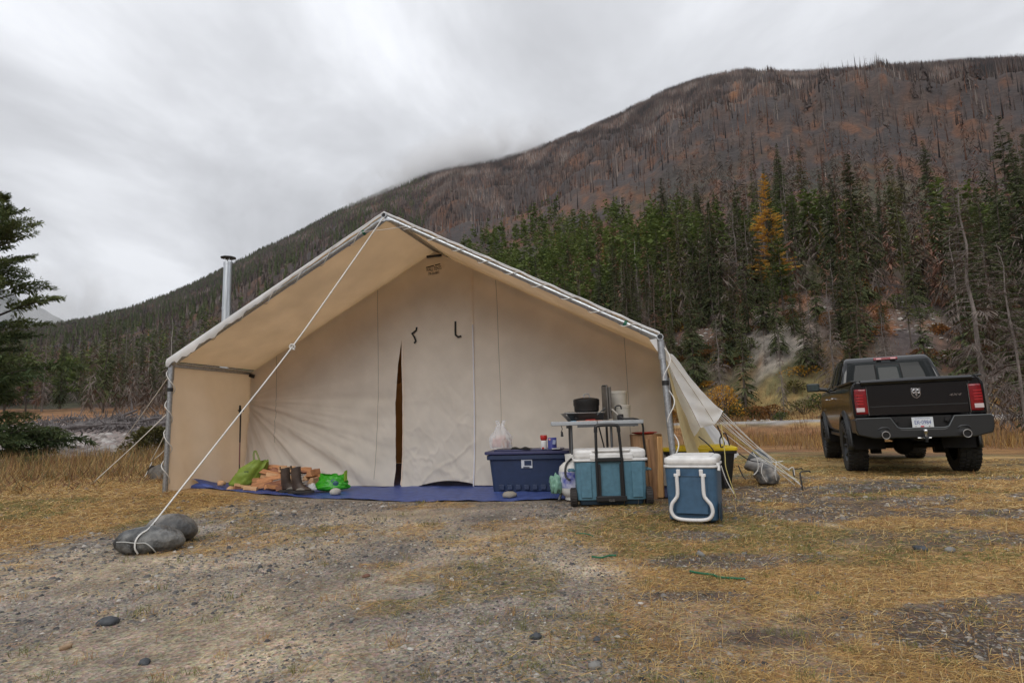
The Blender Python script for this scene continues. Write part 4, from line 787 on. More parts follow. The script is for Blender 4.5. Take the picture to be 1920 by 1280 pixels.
# blue storage tote
m_blue = mat('navy_plastic', (.022, .038, .088), .42, var=.12, scale=6, bump=.05, bscale=90); m_bluelid = mat('navy_lid', (.045, .048, .12), .42, var=.12, scale=8)
tote = empty('storage_tote', (.135, 6.76, TZ - .01), math.radians(-9), 'long navy blue storage tote with a white sticker and things on its lid', 'storage tote')
R_(rbox((0, .22, .215), (.90, .46, .43), .05, .90), tote, 'body', m_blue, bevel=.01)
R_(rbox((0, .22, .385), (.94, .50, .05), .05), tote, 'rim', m_blue, bevel=.006)
R_(rbox((0, .22, .435), (.985, .53, .035), .05), tote, 'lid', m_bluelid, bevel=.008); R_(rbox((0, .22, .460), (.80, .38, .018), .05), tote, 'lid_panel', m_bluelid, bevel=.006)
for k in range(7): R_(MB().box((-.30 + .095 * k, -.014 + .004, .055), (.06, .012, .055), rx=-.04), tote, 'foot_rib', m_blue, bevel=.004)
m_stk = mat('sticker_paper', (.62, .64, .68), .4); sk_ = R_(MB().box((-.005, -.0125, .315), (.125, .003, .10), rx=.095), tote, 'sticker', m_stk)
R_(MB().box((.008, -.0155, .32), (.08, .002, .055), rx=.095), sk_, 'printed_picture', m_blue); R_(MB().box((-.01, -.019, .275), (.07, .002, .010), rx=.095), sk_, 'printed_bar', m_blue); R_(MB().box((-.02, -.0105, .355), (.08, .002, .006), rx=.095), sk_, 'printed_bar', m_blue)
def on(o, x, y, z=0): return o.matrix_basis @ Vector((x, y, z))
TT = .470
bagp = on(tote, -.33, .18, TT); m_clear = mat('clear_plastic_film', (.78, .78, .80), .25, alpha=.42, spec=.6, bump=.6, bscale=22, bdist=.02)
m_red = mat('red_plastic', (.45, .025, .02), .4); m_pink = mat('pink_package', (.62, .27, .22), .55, col2=(.70, .50, .42), scale=14)
sb = empty('shopping_bag', bagp, 0, 'clear plastic shopping bag of red and pink groceries on the blue tote', 'shopping bag')
MB().grid(lambda u, v: ((.115 + .018 * math.sin(u * 44) + .012 * math.sin(u * 90 + v * 9)) * (1.0 if v < .45 else max(.22, 1 - (v - .45) * 1.45)) * math.cos(u * 2 * PI), .09 * (1.0 if v < .45 else max(.25, 1 - (v - .45) * 1.35)) * math.sin(u * 2 * PI), .012 + .27 * v + .02 * math.sin(u * 30) * v), 72, 16).build('bag_film', m_clear, sb, 60)
for sx in (-1, 1): MB().grid(lambda u, v: (sx * .02 + sx * .022 * math.sin(v * PI) + .010 * (u - .5) * 4, .004 * math.sin(u * 9), .26 + .06 * math.sin(v * PI) + .03 * v), 5, 12).build('handle', m_clear, sb, 60)
R_(MB().box((-.045, -.02, .075), (.11, .06, .10), rz=.2, ry=.1), sb, 'package', m_pink, bevel=.01); R_(MB().box((.04, -.03, .06), (.07, .05, .10), rz=-.2), sb, 'package', mat('orange_label', (.55, .22, .10), .5, col2=(.6, .55, .5), scale=30), bevel=.01); R_(MB().lathe([(.03, .01), (.034, .02), (.034, .08), (.02, .09)], (.075, .01, 0), 16), sb, 'can', m_red); R_(MB().box((0, .0, .135), (.12, .06, .05), rz=.1), sb, 'package', m_pink, bevel=.01)
wp = empty('wipes_canister', on(tote, .19, .05, TT), 0, 'small white canister with a red lid standing on the blue tote', 'canister'); m_wlab = mat('white_label', (.72, .72, .72), .4)
R_(MB().lathe([(.034, 0), (.036, .004), (.036, .085), (.033, .095)], n=24), wp, 'body', m_wlab); R_(MB().lathe([(.026, .094), (.033, .10), (.04, .115), (.04, .145), (.036, .155)], n=24), wp, 'lid', m_red); R_(MB().box((-.012, -.036, .012), (.026, .002, .018)), wp, 'red_print', m_red)
pk_ = empty('blue_pouch', on(tote, .285, .06, TT), .05, 'blue snack pouch standing beside the red lidded canister on the tote', 'pouch'); m_pouch = mat('blue_foil', (.05, .06, .28), .3, bump=.3, bscale=18)
MB().grid(lambda u, v: (-.05 + .10 * u, -.025 * math.sin(u * PI) * (1 - v) ** .5 - .002 * math.sin(v * 30), .125 * v), 12, 12).build('front', m_pouch, pk_, 60); MB().grid(lambda u, v: (-.05 + .10 * u, .025 * math.sin(u * PI) * (1 - v) ** .5, .125 * v), 12, 12).build('back', m_pouch, pk_, 60)
R_(MB().box((.018, -.026, .075), (.035, .002, .05), ry=.15), pk_, 'printed_patch', mat('pale_blue_print', (.35, .4, .6), .4)); R_(MB().lathe([(.012, -.001), (.012, .001)], (-.032, -.018, .105), 12, 'Y'), pk_, 'printed_dot', mat('pink_print', (.7, .35, .35), .4))
o = MB().box((.33, .0, TT + .004), (.09, .05, .008), rz=.1).build('folded_paper', m_wlab, None); o.matrix_basis = tote.matrix_basis.copy(); tag(o, 'small white paper lying in front of the blue pouch on the tote', 'paper')
o = MB().grid(lambda u, v: (-.19 + .22 * u + .02 * v, .02 + .07 * v + .02 * math.sin(u * 5), TT + .004 + .016 * math.sin(v * PI) * (1 + .5 * math.sin(u * 11))), 16, 6).build('dark_strap', m_strap, None, 60, solid=.004); o.matrix_basis = tote.matrix_basis.copy(); tag(o, 'flat black strap lying on the tote lid between bag and canister', 'strap')

# folding table
m_ttop = mat('grey_table_plastic', (.36, .38, .40), .5, var=.1, scale=20); m_tleg = mat('grey_steel_tube', (.12, .125, .13), .4, .6)
tbl = empty('folding_table', (.84, 6.13, TZ), math.radians(-3), 'grey plastic folding camp table carrying the stove and the pots', 'table')
for sx in (-1, 1): R_(MB().box((sx * .2305, .06, .742), (.457, .56, .04)), tbl, 'table_top', m_ttop, bevel=.008)
R_(MB().box((.1, -.226, .712), (.60, .012, .022)), tbl, 'edge_rail', m_tleg)
for sx in (-1, 1):
    R_(MB().tube([(sx * .20 - .06, -.16, .72), (sx * .20 - .06, -.16, .34), (sx * .33 - (.06 if sx > 0 else .08), -.20, 0)], .013, 8), tbl, 'leg', m_tleg); R_(MB().tube([(sx * .20 - .06, .28, .72), (sx * .20 - .06, .28, .34), (sx * .33 - .06, .32, 0)], .013, 8), tbl, 'leg', m_tleg)
    R_(MB().tube([(sx * .20 - .06, -.16, .36), (sx * .20 - .06, .28, .36)], .010, 8), tbl, 'crossbar', m_tleg)
R_(MB().tube([(-.26, -.16, .36), (.14, -.16, .36)], .010, 8), tbl, 'crossbar', m_tleg); R_(MB().tube([(.05, .2, .70), (.10, .1, .42), (.22, .05, .36)], .008, 6), tbl, 'brace', m_black)
R_(MB().tube([(-.36, -.20, .725), (-.35, -.205, .69), (-.365, -.205, .655)], .004, 5), tbl, 'hook', m_black); R_(MB().box((-.355, -.205, .64), (.03, .015, .05), taper=.6), tbl, 'clip', m_black, bevel=.004); R_(MB().box((-.295, -.20, .708), (.03, .02, .025)), tbl, 'clip', m_black); R_(MB().box((.36, -.20, .708), (.02, .02, .02)), tbl, 'clip', m_black)
TP = .762
def tt(x, y, z=TP): return tbl.matrix_basis @ Vector((x, y, z))
sv = empty('camp_stove', tt(-.13, .06), math.radians(6), 'black two burner camp stove with its lid standing open on the grey table', 'camp stove'); m_blk2 = mat('black_enamel', (.015, .015, .016), .3); m_sil = mat('silver_tray', (.5, .5, .5), .35, .8)
g = MB(); g.add([(-.20, -.15, .08), (.20, -.15, .08), (.20, .15, .08), (-.20, .15, .08), (-.13, -.12, .0), (.19, -.12, .0), (.19, .12, .0), (-.13, .12, .0)], [(0, 1, 2, 3), (4, 7, 6, 5), (0, 4, 5, 1), (1, 5, 6, 2), (2, 6, 7, 3), (3, 7, 4, 0)]); R_(g, sv, 'body', m_blk2, bevel=.006)
R_(MB().box((0, 0, .084), (.41, .31, .006)), sv, 'tray', m_sil, bevel=.002)
for k in range(7): R_(MB().tube([(-.16 + .05 * k, -.13, .092), (-.16 + .05 * k, .13, .092)], .004, 5), sv, 'grate_bar', m_blk2)
R_(MB().box((-.18, -.13, .066), (.03, .02, .015)), sv, 'latch', m_sil); R_(MB().lathe([(.014, -.02), (.014, 0)], (-.1, -.145, .03), 12, 'Y'), sv, 'knob', m_black)
R_(MB().tube([(.12, -.155, .06), (.22, -.12, .13)], .006, 6), sv, 'lid_stay', m_tleg); R_(MB().tube([(.0, -.152, .01), (.10, -.152, .012)], .005, 5), sv, 'red_trim', m_red)
m_lidg = mat('grey_stove_lid', (.13, .12, .11), .45, .4, var=.15, scale=12)
R_(MB().box((.245, -.03, .185), (.020, .20, .36), rx=0), sv, 'lid', m_lidg, bevel=.006); R_(MB().box((.272, -.03, .18), (.028, .22, .33)), sv, 'wind_shield', m_lidg, bevel=.006); R_(MB().box((.225, -.10, .358), (.045, .03, .012)), sv, 'lid_handle', m_black)
pot = empty('cooking_pot', sv.matrix_basis @ Vector((.045, -.02, .095)), 0, 'wide black cooking pot with a dark glass lid standing on the camp stove', 'pot')
R_(MB().lathe([(.115, 0), (.128, .008), (.130, .06), (.136, .068), (.136, .125), (.131, .127)], n=36), pot, 'body', mat('matte_black_pot', (.010, .010, .011), .5), smooth=40); R_(MB().lathe([(.133, .127), (.125, .135), (.06, .147), (.01, .151)], n=36), pot, 'lid', m_blk2)
R_(MB().tube(curve_pts([(-.022, 0, .148), (-.022, 0, .173), (.0, 0, .187), (.026, 0, .185), (.034, 0, .165), (.034, 0, .148)], 4), .007, 7), pot, 'lid_handle', m_sil)
m_milk = mat('milky_plastic', (.80, .77, .71), .4, transl=.3, var=.05)
for k, (x, y, z, h, lb) in enumerate(((.30, .24, TP, .16, 'milky white plastic pail standing on the table behind the open stove, lower one'), (.275, .26, TP + .16, .15, 'milky white plastic pail stacked on the lower pail behind the open stove'))):
    b_ = empty('plastic_pail', tt(x, y, z), 0, lb, 'pail', 'milky plastic pails on the table'); R_(MB().lathe([(.088, 0), (.094, .01), (.100, h - .02), (.104, h - .015), (.104, h - .003), (.09, h)], n=32), b_, 'body', m_milk); R_(MB().lathe([(.106, h - .03), (.106, h - .022)], n=32), b_, 'rim', m_milk)
gr_ = empty('gas_regulator', tt(.20, -.06), 0, 'brass and black gas regulator with a black hose curving off the right table edge', 'regulator')
R_(MB().tube([(-.035, 0, .115), (.03, -.01, .05)], .014, 10), gr_, 'valve', mat('nickel', (.5, .47, .42), .3, .9)); R_(MB().tube(curve_pts([(.0, 0, .09), (.01, 0, .14), (.055, 0, .145), (.065, 0, .11)], 4), .008, 6), gr_, 'clamp', m_black); R_(MB().box((.05, .0, .03), (.06, .05, .06)), gr_, 'block', m_black, bevel=.006)
R_(MB().tube(curve_pts([(.03, -.01, .05), (.08, -.03, .015), (.17, -.05, .012), (.22, -.10, -.005), (.245, -.14, -.06), (.245, -.14, -.2), (.262, -.14, -.42)], 8), .010, 8), gr_, 'hose', m_black)
m_paper = mat('printed_paper', (.55, .45, .38), .6, col2=(.45, .16, .08), scale=18)
o = MB().box((0, 0, .003), (.26, .12, .006)).build('paper_packet', m_paper, None, loc=tt(-.08, -.14)); o.rotation_euler[2] = .05; tag(o, 'flat orange and white packet lying on the table in front of the stove', 'paper'); o = MB().box((0, 0, .003), (.10, .10, .006)).build('paper_packet', mat('bluish_paper', (.2, .35, .45), .6), None, loc=tt(-.21, -.13)); tag(o, 'small blue packet under the left end of the stove', 'paper')

# propane tank
pt = empty('propane_tank', (.585, 5.98, TZ), 0, 'white propane tank with blue labels standing behind the left wheel of the big cooler', 'gas tank'); m_wt = mat('white_tank_paint', (.66, .65, .62), .45, var=.08, scale=7)
R_(MB().lathe([(.10, 0), (.10, .03), (.12, .04), (.15, .08), (.155, .13), (.155, .27), (.145, .32), (.10, .36), (.05, .375)], n=32), pt, 'body', m_wt, smooth=50)
R_(MB().lathe([(.1565, .12), (.1565, .275)], n=32, cap=False), pt, 'label', mat('blue_white_label', (.05, .07, .38), .4, col2=(.65, .66, .72), scale=11)); R_(MB().lathe([(.085, .36), (.09, .44), (.088, .44), (.083, .36)], n=24, cap=False), pt, 'collar', m_wt); R_(MB().tube(curve_pts([(-.03, -.08, .40), (-.09, -.12, .34), (-.10, -.14, .24), (-.06, -.16, .2)], 6), .010, 7), pt, 'hose', m_black)
o = blob('plastic_bag', mat('pale_green_film', (.22, .42, .32), .4, alpha=.85, bump=.6, bscale=30, bdist=.01), None, .062, .07, .095, 63, 18, .45, 3.0, flat=-.9); o.location = at(1043, 908, 5.95); tag(o, 'crumpled pale green plastic bag between the blue tote and the propane tank', 'plastic bag')
o = MB().box((0, 0, 0), (.03, .03, .05)).build('buckle', m_black, None, bevel=.004, loc=at(1068, 857, 6.2)); bpy.data.objects.remove(o)

# big wheeled cooler
m_teal = mat('teal_plastic', (.085, .19, .255), .42, var=.14, scale=9, bump=.04, bscale=120); m_lidw = mat('white_lid', (.70, .69, .67), .45, var=.12, scale=7); m_navy = mat('dark_blue_base', (.012, .03, .05), .5); m_tire = mat('dark_rubber', (.035, .03, .028), .8, bump=.4, bscale=80)
c1 = empty('wheeled_cooler', (.865, 5.45, Hs(.865, 5.45) + .002), math.radians(-4), 'large teal cooler with white lid, two wheels and a raised black pull handle', 'cooler')
R_(rbox((0, .20, .245), (.655, .40, .37), .035, .97), c1, 'body', m_teal, bevel=.008, seg=3)
R_(rbox((0, .20, .05), (.62, .37, .075), .03, .93), c1, 'base', m_navy, bevel=.008)
R_(rbox((0, .20, .437), (.69, .43, .024), .035), c1, 'lid_rim', m_lidw, bevel=.006)
R_(rbox((0, .20, .492), (.665, .41, .088), .05, 1.0), c1, 'lid', m_lidw, bevel=.028, seg=4)
R_(rbox((.01, -.002, .468), (.40, .04, .055), .012), c1, 'lid_lip', m_lidw, bevel=.008); R_(rbox((.01, .05, .525), (.36, .14, .024), .02), c1, 'lid_ridge', m_lidw, bevel=.008)
for sx in (-1, 1):
    R_(MB().box((sx * .235 + .005, -.002, .25), (.10, .012, .33)), c1, 'front_facet', m_teal, bevel=.005)
    w_ = R_(MB().lathe([(.075, -.032), (.085, -.026), (.085, .026), (.075, .032)], (sx * .348, .075, .085), 28, 'X'), c1, 'wheel', m_tire, smooth=40)
    R_(MB().lathe([(.045, -.034), (.045, .034)], (sx * .348, .075, .085), 18, 'X'), w_, 'hub', m_black)
    for k in range(22): a = k * 2 * PI / 22; R_(MB().box((sx * .348, .075 + .086 * math.cos(a), .085 + .086 * math.sin(a)), (.05, .006, .010), rx=a), w_, 'tread_lug', m_tire) if k % 1 == 0 else None
    R_(MB().tube(curve_pts([(sx * .33, .12, .33), (sx * .365, .11, .335), (sx * .385, .13, .33), (sx * .38, .28, .33), (sx * .33, .29, .33)], 4), .011, 7), c1, 'side_handle', m_teal)
    R_(MB().box((sx * .325, .09, .12), (.012, .1, .16), taper=.5), c1, 'wheel_arch', m_navy)
g = MB()
for sx in (-1, 1): g.tube([(sx * .118 - .008, -.022, .075), (sx * .116 - .012, -.024, .44), (sx * .106 - .018, -.022, .74), (sx * .095 - .018, -.022, .76)], .0135, 8)
R_(g, c1, 'pull_handle_rods', m_black) ; c1.children[-1]['kind'] = 'stuff'
R_(MB().tube(curve_pts([(-.125, -.022, .70), (-.118, -.022, .755), (-.075, -.022, .768), (.040, -.022, .768), (.082, -.022, .755), (.090, -.022, .70)], 5), .017, 8), c1, 'pull_handle_grip', m_black)
R_(MB().box((-.012, -.022, .442), (.26, .03, .036)), c1, 'handle_bracket', m_black, bevel=.005); R_(MB().box((-.006, -.020, .078), (.28, .035, .05)), c1, 'handle_bracket', m_black, bevel=.006); R_(MB().box((-.105, -.02, .25), (.02, .012, .30)), c1, 'handle_guide', m_black); R_(MB().box((.09, -.02, .25), (.02, .012, .30)), c1, 'handle_guide', m_black)
R_(MB().box((-.006, -.039, .064), (.05, .004, .022)), c1, 'emblem', mat('worn_silver', (.18, .17, .15), .5, .5, col2=(.05, .05, .05), scale=60))
# smaller cooler with white wire handle
c1.scale = (.98, 1, .95)
m_steelb = mat('steel_blue_plastic', (.05, .11, .185), .42, var=.14, scale=9, bump=.04, bscale=120)
c2 = empty('small_cooler', (1.315, 4.53, Hs(1.3, 4.6) + .002), math.radians(-23), 'small steel blue cooler with white lid and a white bent carry handle facing the camera', 'cooler')
R_(rbox((0, .27, .245), (.425, .52, .45), .05, .94), c2, 'body', m_steelb, bevel=.012, seg=3); R_(rbox((0, .27, .028), (.36, .46, .055), .03, .95), c2, 'base', m_navy, bevel=.01)
R_(rbox((0, .27, .474), (.445, .54, .022), .05), c2, 'lid_rim', m_lidw, bevel=.006); R_(rbox((0, .27, .518), (.435, .53, .066), .06), c2, 'lid', m_lidw, bevel=.024, seg=4); R_(rbox((0, .27, .553), (.33, .44, .016), .04), c2, 'lid_ridge', m_lidw, bevel=.006)
R_(rbox((.0, .002, .24), (.26, .02, .32), .008), c2, 'recess_panel', m_steelb, bevel=.006); R_(MB().box((0, -.012, .395), (.20, .004, .003)), c2, 'panel_line', m_navy)
c2.scale = (.90, 1, .88)
m_hand = mat('white_handle_plastic', (.68, .67, .66), .4)
P = [(-.105, -.03, .40), (-.105, -.035, .25), (-.125, -.036, .205), (-.155, -.037, .165), (-.165, -.037, .105), (-.14, -.037, .058), (-.09, -.037, .040), (0, -.037, .036), (.09, -.037, .040), (.14, -.037, .058), (.165, -.037, .105), (.155, -.037, .165), (.125, -.036, .205), (.105, -.035, .25), (.105, -.03, .40)]
R_(MB().tube(curve_pts(P, 4), .0155, 10), c2, 'carry_handle', m_hand, smooth=60)
for sx in (-1, 1): R_(MB().box((sx * .092, -.016, .425), (.03, .03, .055)), c2, 'handle_hinge', m_hand, bevel=.004); R_(MB().box((sx * .112, -.022, .405), (.034, .026, .025)), c2, 'hinge_pin', m_hand, bevel=.004)
R_(MB().box((.222, .06, .10), (.014, .10, .14)), c2, 'wheel_cover', m_navy, bevel=.004); R_(MB().tube([(.218, .05, .50), (.232, .04, .47), (.228, .03, .44)], .012, 6), c2, 'lid_latch', m_lidw)

# splitting block of upright log
m_log = mat('peeled_log', (.25, .13, .065), .75, col2=(.36, .21, .105), scale=5, stretch=(3, 3, .35), var=.3, bump=.6, bscale=14, bdist=.01); m_splt = mat('fresh_split_wood', (.52, .30, .13), .7, var=.2, scale=7, stretch=(4, 4, .4), bump=.3, bscale=20)
lg = empty('upright_log', (1.355, 6.12, TZ - .02), .3, 'thick upright reddish log block with a red plate on top, behind the big cooler', 'log')
R_(MB().grid(lambda u, v: ((.140 + .012 * math.sin(u * 19) + .008 * math.sin(u * 31 + v * 5)) * math.cos(u * 2 * PI), (.140 + .012 * math.sin(u * 19) + .008 * math.sin(u * 31 + v * 5)) * math.sin(u * 2 * PI), .63 * v), 48, 10), lg, 'trunk_piece', m_log, smooth=50); lg.scale = (1.15, 1.1, 1)
R_(MB().lathe([(.138, .628), (.02, .632)], n=40), lg, 'cut_top', m_splt); R_(MB().box((.035, -.145, .31), (.055, .03, .60), rx=-.02, ry=.05), lg, 'split_strip', m_splt, bevel=.008); R_(MB().box((-.06, -.135, .3), (.035, .02, .58), ry=-.03), lg, 'bark_strip', m_log, bevel=.006)
o = MB().lathe([(.09, 0), (.13, .012), (.135, .016), (.128, .018), (.08, .006)], n=32).build('red_plate', mat('red_enamel', (.55, .03, .03), .35), None, 50, loc=(1.335, 6.12, TZ + .615)); tag(o, 'flat red plate lying on top of the upright log', 'plate')
# yellow lidded tote
ty = empty('black_tote', (2.05, 6.62, Hs(2.05, 6.6)), math.radians(-12), 'black plastic tote with a bright yellow lid outside the tent, behind the small cooler', 'storage tote'); m_ylid = mat('yellow_lid', (.75, .55, .02), .4, var=.05); m_blkp = mat('black_tote_plastic', (.010, .011, .010), .4)
R_(rbox((0, .24, .205), (.74, .48, .41), .04, .84), ty, 'body', m_blkp, bevel=.008); R_(rbox((0, .24, .405), (.78, .52, .035), .04), ty, 'rim', m_blkp, bevel=.005); R_(rbox((0, .24, .44), (.80, .54, .04), .05), ty, 'lid', m_ylid, bevel=.008); R_(rbox((0, .24, .466), (.60, .38, .02), .04), ty, 'lid_panel', m_ylid, bevel=.006); R_(MB().box((-.02, -.035, .43), (.22, .012, .045)), ty, 'latch', m_ylid, bevel=.004)
for k in range(5): R_(MB().box((-.24 + .12 * k, -.002, .2), (.012, .012, .30), rx=.09), ty, 'rib', m_blkp)
# trekking pole in the back corner
tp = empty('trekking_pole', tw(-2.83, 1.12, .10), 0, 'dark trekking pole with red tip section leaning in the back left corner of the awning', 'trekking pole')
m_dk = mat('dark_brown_metal', (.03, .022, .02), .5); m_pr = mat('dusty_red', (.25, .10, .09), .5)
R_(MB().tube([(0, 0, .0), (-.004, 0, .22)], .008, 7), tp, 'lower_section', m_dk); R_(MB().tube([(-.004, 0, .22), (-.008, .0, .52)], .009, 7), tp, 'middle_section', m_pr); R_(MB().tube([(-.008, 0, .52), (-.012, 0, .92)], .011, 7), tp, 'upper_section', m_dk); R_(MB().tube([(-.012, 0, .9), (-.016, -.01, .95), (-.014, -.02, 1.03)], [.014, .02, .013], 8), tp, 'grip', m_black); R_(MB().tube([(-.05, 0, .96), (.03, 0, .95)], .008, 5), tp, 'strap', m_black); R_(MB().lathe([(.03, .05), (.03, .055)], n=12), tp, 'basket', m_black)

# firewood pile
m_wood = [mat('cedar_split', (.50, .23, .10), .75, var=.25, scale=9, stretch=(.4, 5, 5), bump=.4, bscale=26), mat('pale_split', (.56, .33, .17), .75, var=.25, scale=9, stretch=(.4, 5, 5), bump=.4, bscale=26), mat('dark_split', (.30, .13, .07), .8, var=.3, scale=9, stretch=(.4, 5, 5), bump=.4, bscale=26)]; m_greyw = mat('weathered_wood', (.25, .23, .21), .85, col2=(.15, .135, .125), scale=4, stretch=(.4, 6, 6), bump=.6, bscale=20)
fw = [  # u v depth length rz ry thick mat
 (455, 912, 7.55, .20, .5, .15, .07, 1), (470, 900, 7.6, .22, .1, .1, .08, 0), (492, 908, 7.45, .24, .3, -.2, .08, 0), (486, 892, 7.65, .26, -.1, .15, .07, 1), (505, 898, 7.5, .30, .05, -.22, .06, 0), (520, 905, 7.45, .30, 0, -.2, .07, 2),
 (508, 886, 7.6, .34, -.1, .22, .055, 0), (525, 893, 7.55, .34, .1, .18, .06, 1), (500, 880, 7.7, .28, -.2, .1, .07, 2), (515, 876, 7.7, .30, .15, .1, .06, 0), (532, 884, 7.65, .30, 0, .05, .06, 2), (478, 884, 7.7, .18, .8, -.3, .09, 1),
 (538, 872 + 8, 7.6, .20, .4, .05, .08, 1), (588, 886, 7.75, .22, 1.35, .0, .09, 0), (592, 900, 7.7, .20, 1.3, 0, .09, 1), (604, 894, 7.8, .24, .1, .1, .07, 0), (582, 895, 7.8, .30, 1.4, 0, .07, 1), (510, 914, 7.3, .18, .9, .2, .06, 0), (530, 914, 7.3, .16, .4, -.1, .06, 2), (470, 915, 7.4, .20, -.3, .05, .05, 1), (448, 916, 7.5, .14, .9, .2, .06, 2), (562, 880, 7.9, .30, .1, 0, .06, 0), (574, 884, 7.9, .25, .2, .02, .05, 2)]
for i, (u, v, y, ln, rz, ry, th, mi) in enumerate(fw):
    g = MB(); t = th; rr_ = random.Random(i); P = [(0, -t*.55, -t*.4), (0, t*.5, -t*.45), (0, t*.35, t*.35), (0, -t*.2, t*.55)]; n_ = 4; k = 5; V = []
    for s in range(k):
        for p in P: V.append((-ln/2 + ln * s/(k-1), p[1] * rr_.uniform(.85, 1.12), p[2] * rr_.uniform(.85, 1.15)))
    g.add(V, [(s*4+q, s*4+(q+1) % 4, (s+1)*4+(q+1) % 4, (s+1)*4+q) for s in range(k-1) for q in range(4)] + [(3, 2, 1, 0), ((k-1)*4, (k-1)*4+1, (k-1)*4+2, (k-1)*4+3)])
    p = at(u, v, y); o = g.build('firewood_stick', m_wood[mi], None, None, bevel=.004, seg=1, loc=(p.x, p.y, max(p.z, TZ + th * .5))); o.rotation_euler = (rr_.uniform(-.4, .4), ry, rz)
    tag(o, {0: 'orange split stick of firewood in the heap behind the boots', 1: 'pale split stick of firewood in the heap behind the boots', 2: 'dark reddish split stick of firewood in the heap behind the boots'}[mi], 'firewood', 'split firewood heaped in the awning')
p = at(485, 884, 7.95); o = MB().tube([(-.17, 0, 0), (.17, -.03, .015)], .085, 16).build('grey_log', m_greyw, None, 40, bevel=.006, loc=(p.x, p.y, .16)); o.rotation_euler[2] = .2; tag(o, 'short weathered grey log lying on top of the firewood heap', 'log')
p = at(455, 893, 7.9); o = MB().tube([(-.12, 0, 0), (.12, 0, 0)], .07, 14).build('grey_log', mat('dark_end_log', (.2, .16, .13), .85, bump=.4), None, 40, loc=(p.x + .2, p.y, .08)); o.rotation_euler[2] = .3; tag(o, 'dark grey log at the bottom of the firewood heap beneath the lighter one', 'log')
for i, (u, v, y) in enumerate(((415, 906, 7.6), (432, 918, 7.45), (446, 906, 7.6))): o = stone(at(u, v, y), .05, .04, .04, m_wood[1], 70 + i, ('pale knotty wood chunk at the left foot of the green bag', 'brown bark chunk in front of the green bag', 'round wood chunk leaning on the green bag')[i], name='wood_chunk', amp=.3); o['category'] = 'wood'
# boots
m_boot = mat('brown_leather', (.038, .022, .015), .6, col2=(.075, .05, .036), scale=9, bump=.5, bscale=22, bdist=.01); m_sole = mat('boot_sole', (.03, .025, .022), .8); m_mud = mat('dried_mud', (.26, .23, .19), .9)
def boot(p, rz, lb, mirror=1):
    b_ = empty('work_boot', p, rz, lb, 'boot')
    sec = [(.34, -.02, .046, .062), (.27, -.02, .050, .065), (.18, -.012, .048, .066), (.11, .0, .044, .075), (.08, .03, .045, .10), (.055, .06, .047, .13), (.03, .07, .048, .15)]
    V = []; n_ = 18
    for z, cx, ry_, rx_ in sec:
        for k in range(n_):
            a = 2 * PI * k / n_; V.append((cx + rx_ * math.cos(a) * (1 if math.cos(a) > 0 else .9), ry_ * math.sin(a), z + (.012 * math.cos(a) if z > .3 else 0) + .004 * math.sin(a * 5)))
    for a in range(n_):   # toe cap rounding
        pass
    g = MB().add(V, [(i*n_+k, i*n_+(k+1) % n_, (i+1)*n_+(k+1) % n_, (i+1)*n_+k) for i in range(len(sec)-1) for k in range(n_)] + [tuple((len(sec)-1)*n_+k for k in range(n_))]); R_(g, b_, 'upper', m_boot, smooth=60, sub=1, fix=True)
    V = []
    for z in (0, .034):
        for k in range(26):
            a = 2 * PI * k / 26; V.append((.07 + .165 * math.cos(a), (.054 - .006 * math.cos(a * 2)) * math.sin(a), z))
    R_(MB().add(V, [tuple(range(26))[::-1], tuple(range(26, 52))] + [(k, (k+1) % 26, 26 + (k+1) % 26, 26 + k) for k in range(26)]), b_, 'sole', m_sole, bevel=.004); R_(MB().box((-.055, 0, -.005), (.08, .085, .02)), b_, 'heel', m_sole, bevel=.004)
    R_(MB().box((-.085, 0, .335), (.008, .02, .05)), b_, 'pull_loop', m_sole); R_(MB().grid(lambda u, v: (.02 + .13 * u, -.057 - .002, .045 + .03 * v * math.sin(u * PI)), 8, 3), b_, 'mud_patch', m_mud, smooth=60)
    for k in range(5): R_(MB().tube([(.052 + .01 * (4 - k), -.03, .13 + .035 * k), (.062 + .012 * (4 - k), 0, .135 + .035 * k), (.052 + .01 * (4 - k), .03, .13 + .035 * k)], .004, 5), b_, 'lace', m_sole)
    return b_
boot((-2.60, 7.12, TZ + .012), math.radians(-12), 'muddy brown leather boot standing in front of the firewood, nearer one of the pair'); b2 = boot((-2.78, 7.26, TZ + .012), math.radians(2), 'muddy brown leather boot behind and left of its twin')
b2.scale = (.92, .95, .84)
for q_ in S.objects:
    if q_.name == 'work_boot': q_.scale = (.98, 1, .88)
# green bags
def bag(name, lb, p, m, wx, wy_, h, seed, lean=0, rz=0):
    b_ = empty(name, p, rz, lb, 'bag')
    def f(u, v):
        a = u * 2 * PI; q = float(fbm(np.array([math.cos(a) * 1.6 + seed]), np.array([math.sin(a) * 1.6 + v * 2.6]), 3, seed)[0] - .5); q2 = abs(float(fbm(np.array([u * 17.0 % 17]), np.array([v * 4.0]), 3, seed + 3)[0] - .5)); k = (1.05 - .35 * v ** 2) * (1 + .8 * q + .5 * q2) * min(1, v * 5 + .35)
        return (wx * k * math.cos(a) + lean * v * h, wy_ * k * math.sin(a), h * v * (1 + .35 * q))
    MB().grid(f, 44, 18).build('bag_film', m, b_, 60); return b_
m_ol = mat('olive_green_bag', (.20, .28, .035), .6, var=.1, bump=.3, bscale=20); m_lime = mat('bright_green_film', (.05, .42, .02), .3, var=.15, transl=.25, bump=.5, bscale=16, bdist=.02)
b_ = bag('reusable_bag', 'olive green cloth bag with thin handles leaning against the firewood', (-3.50, 7.62, .06), m_ol, .15, .09, .32, 41, .75, .1)
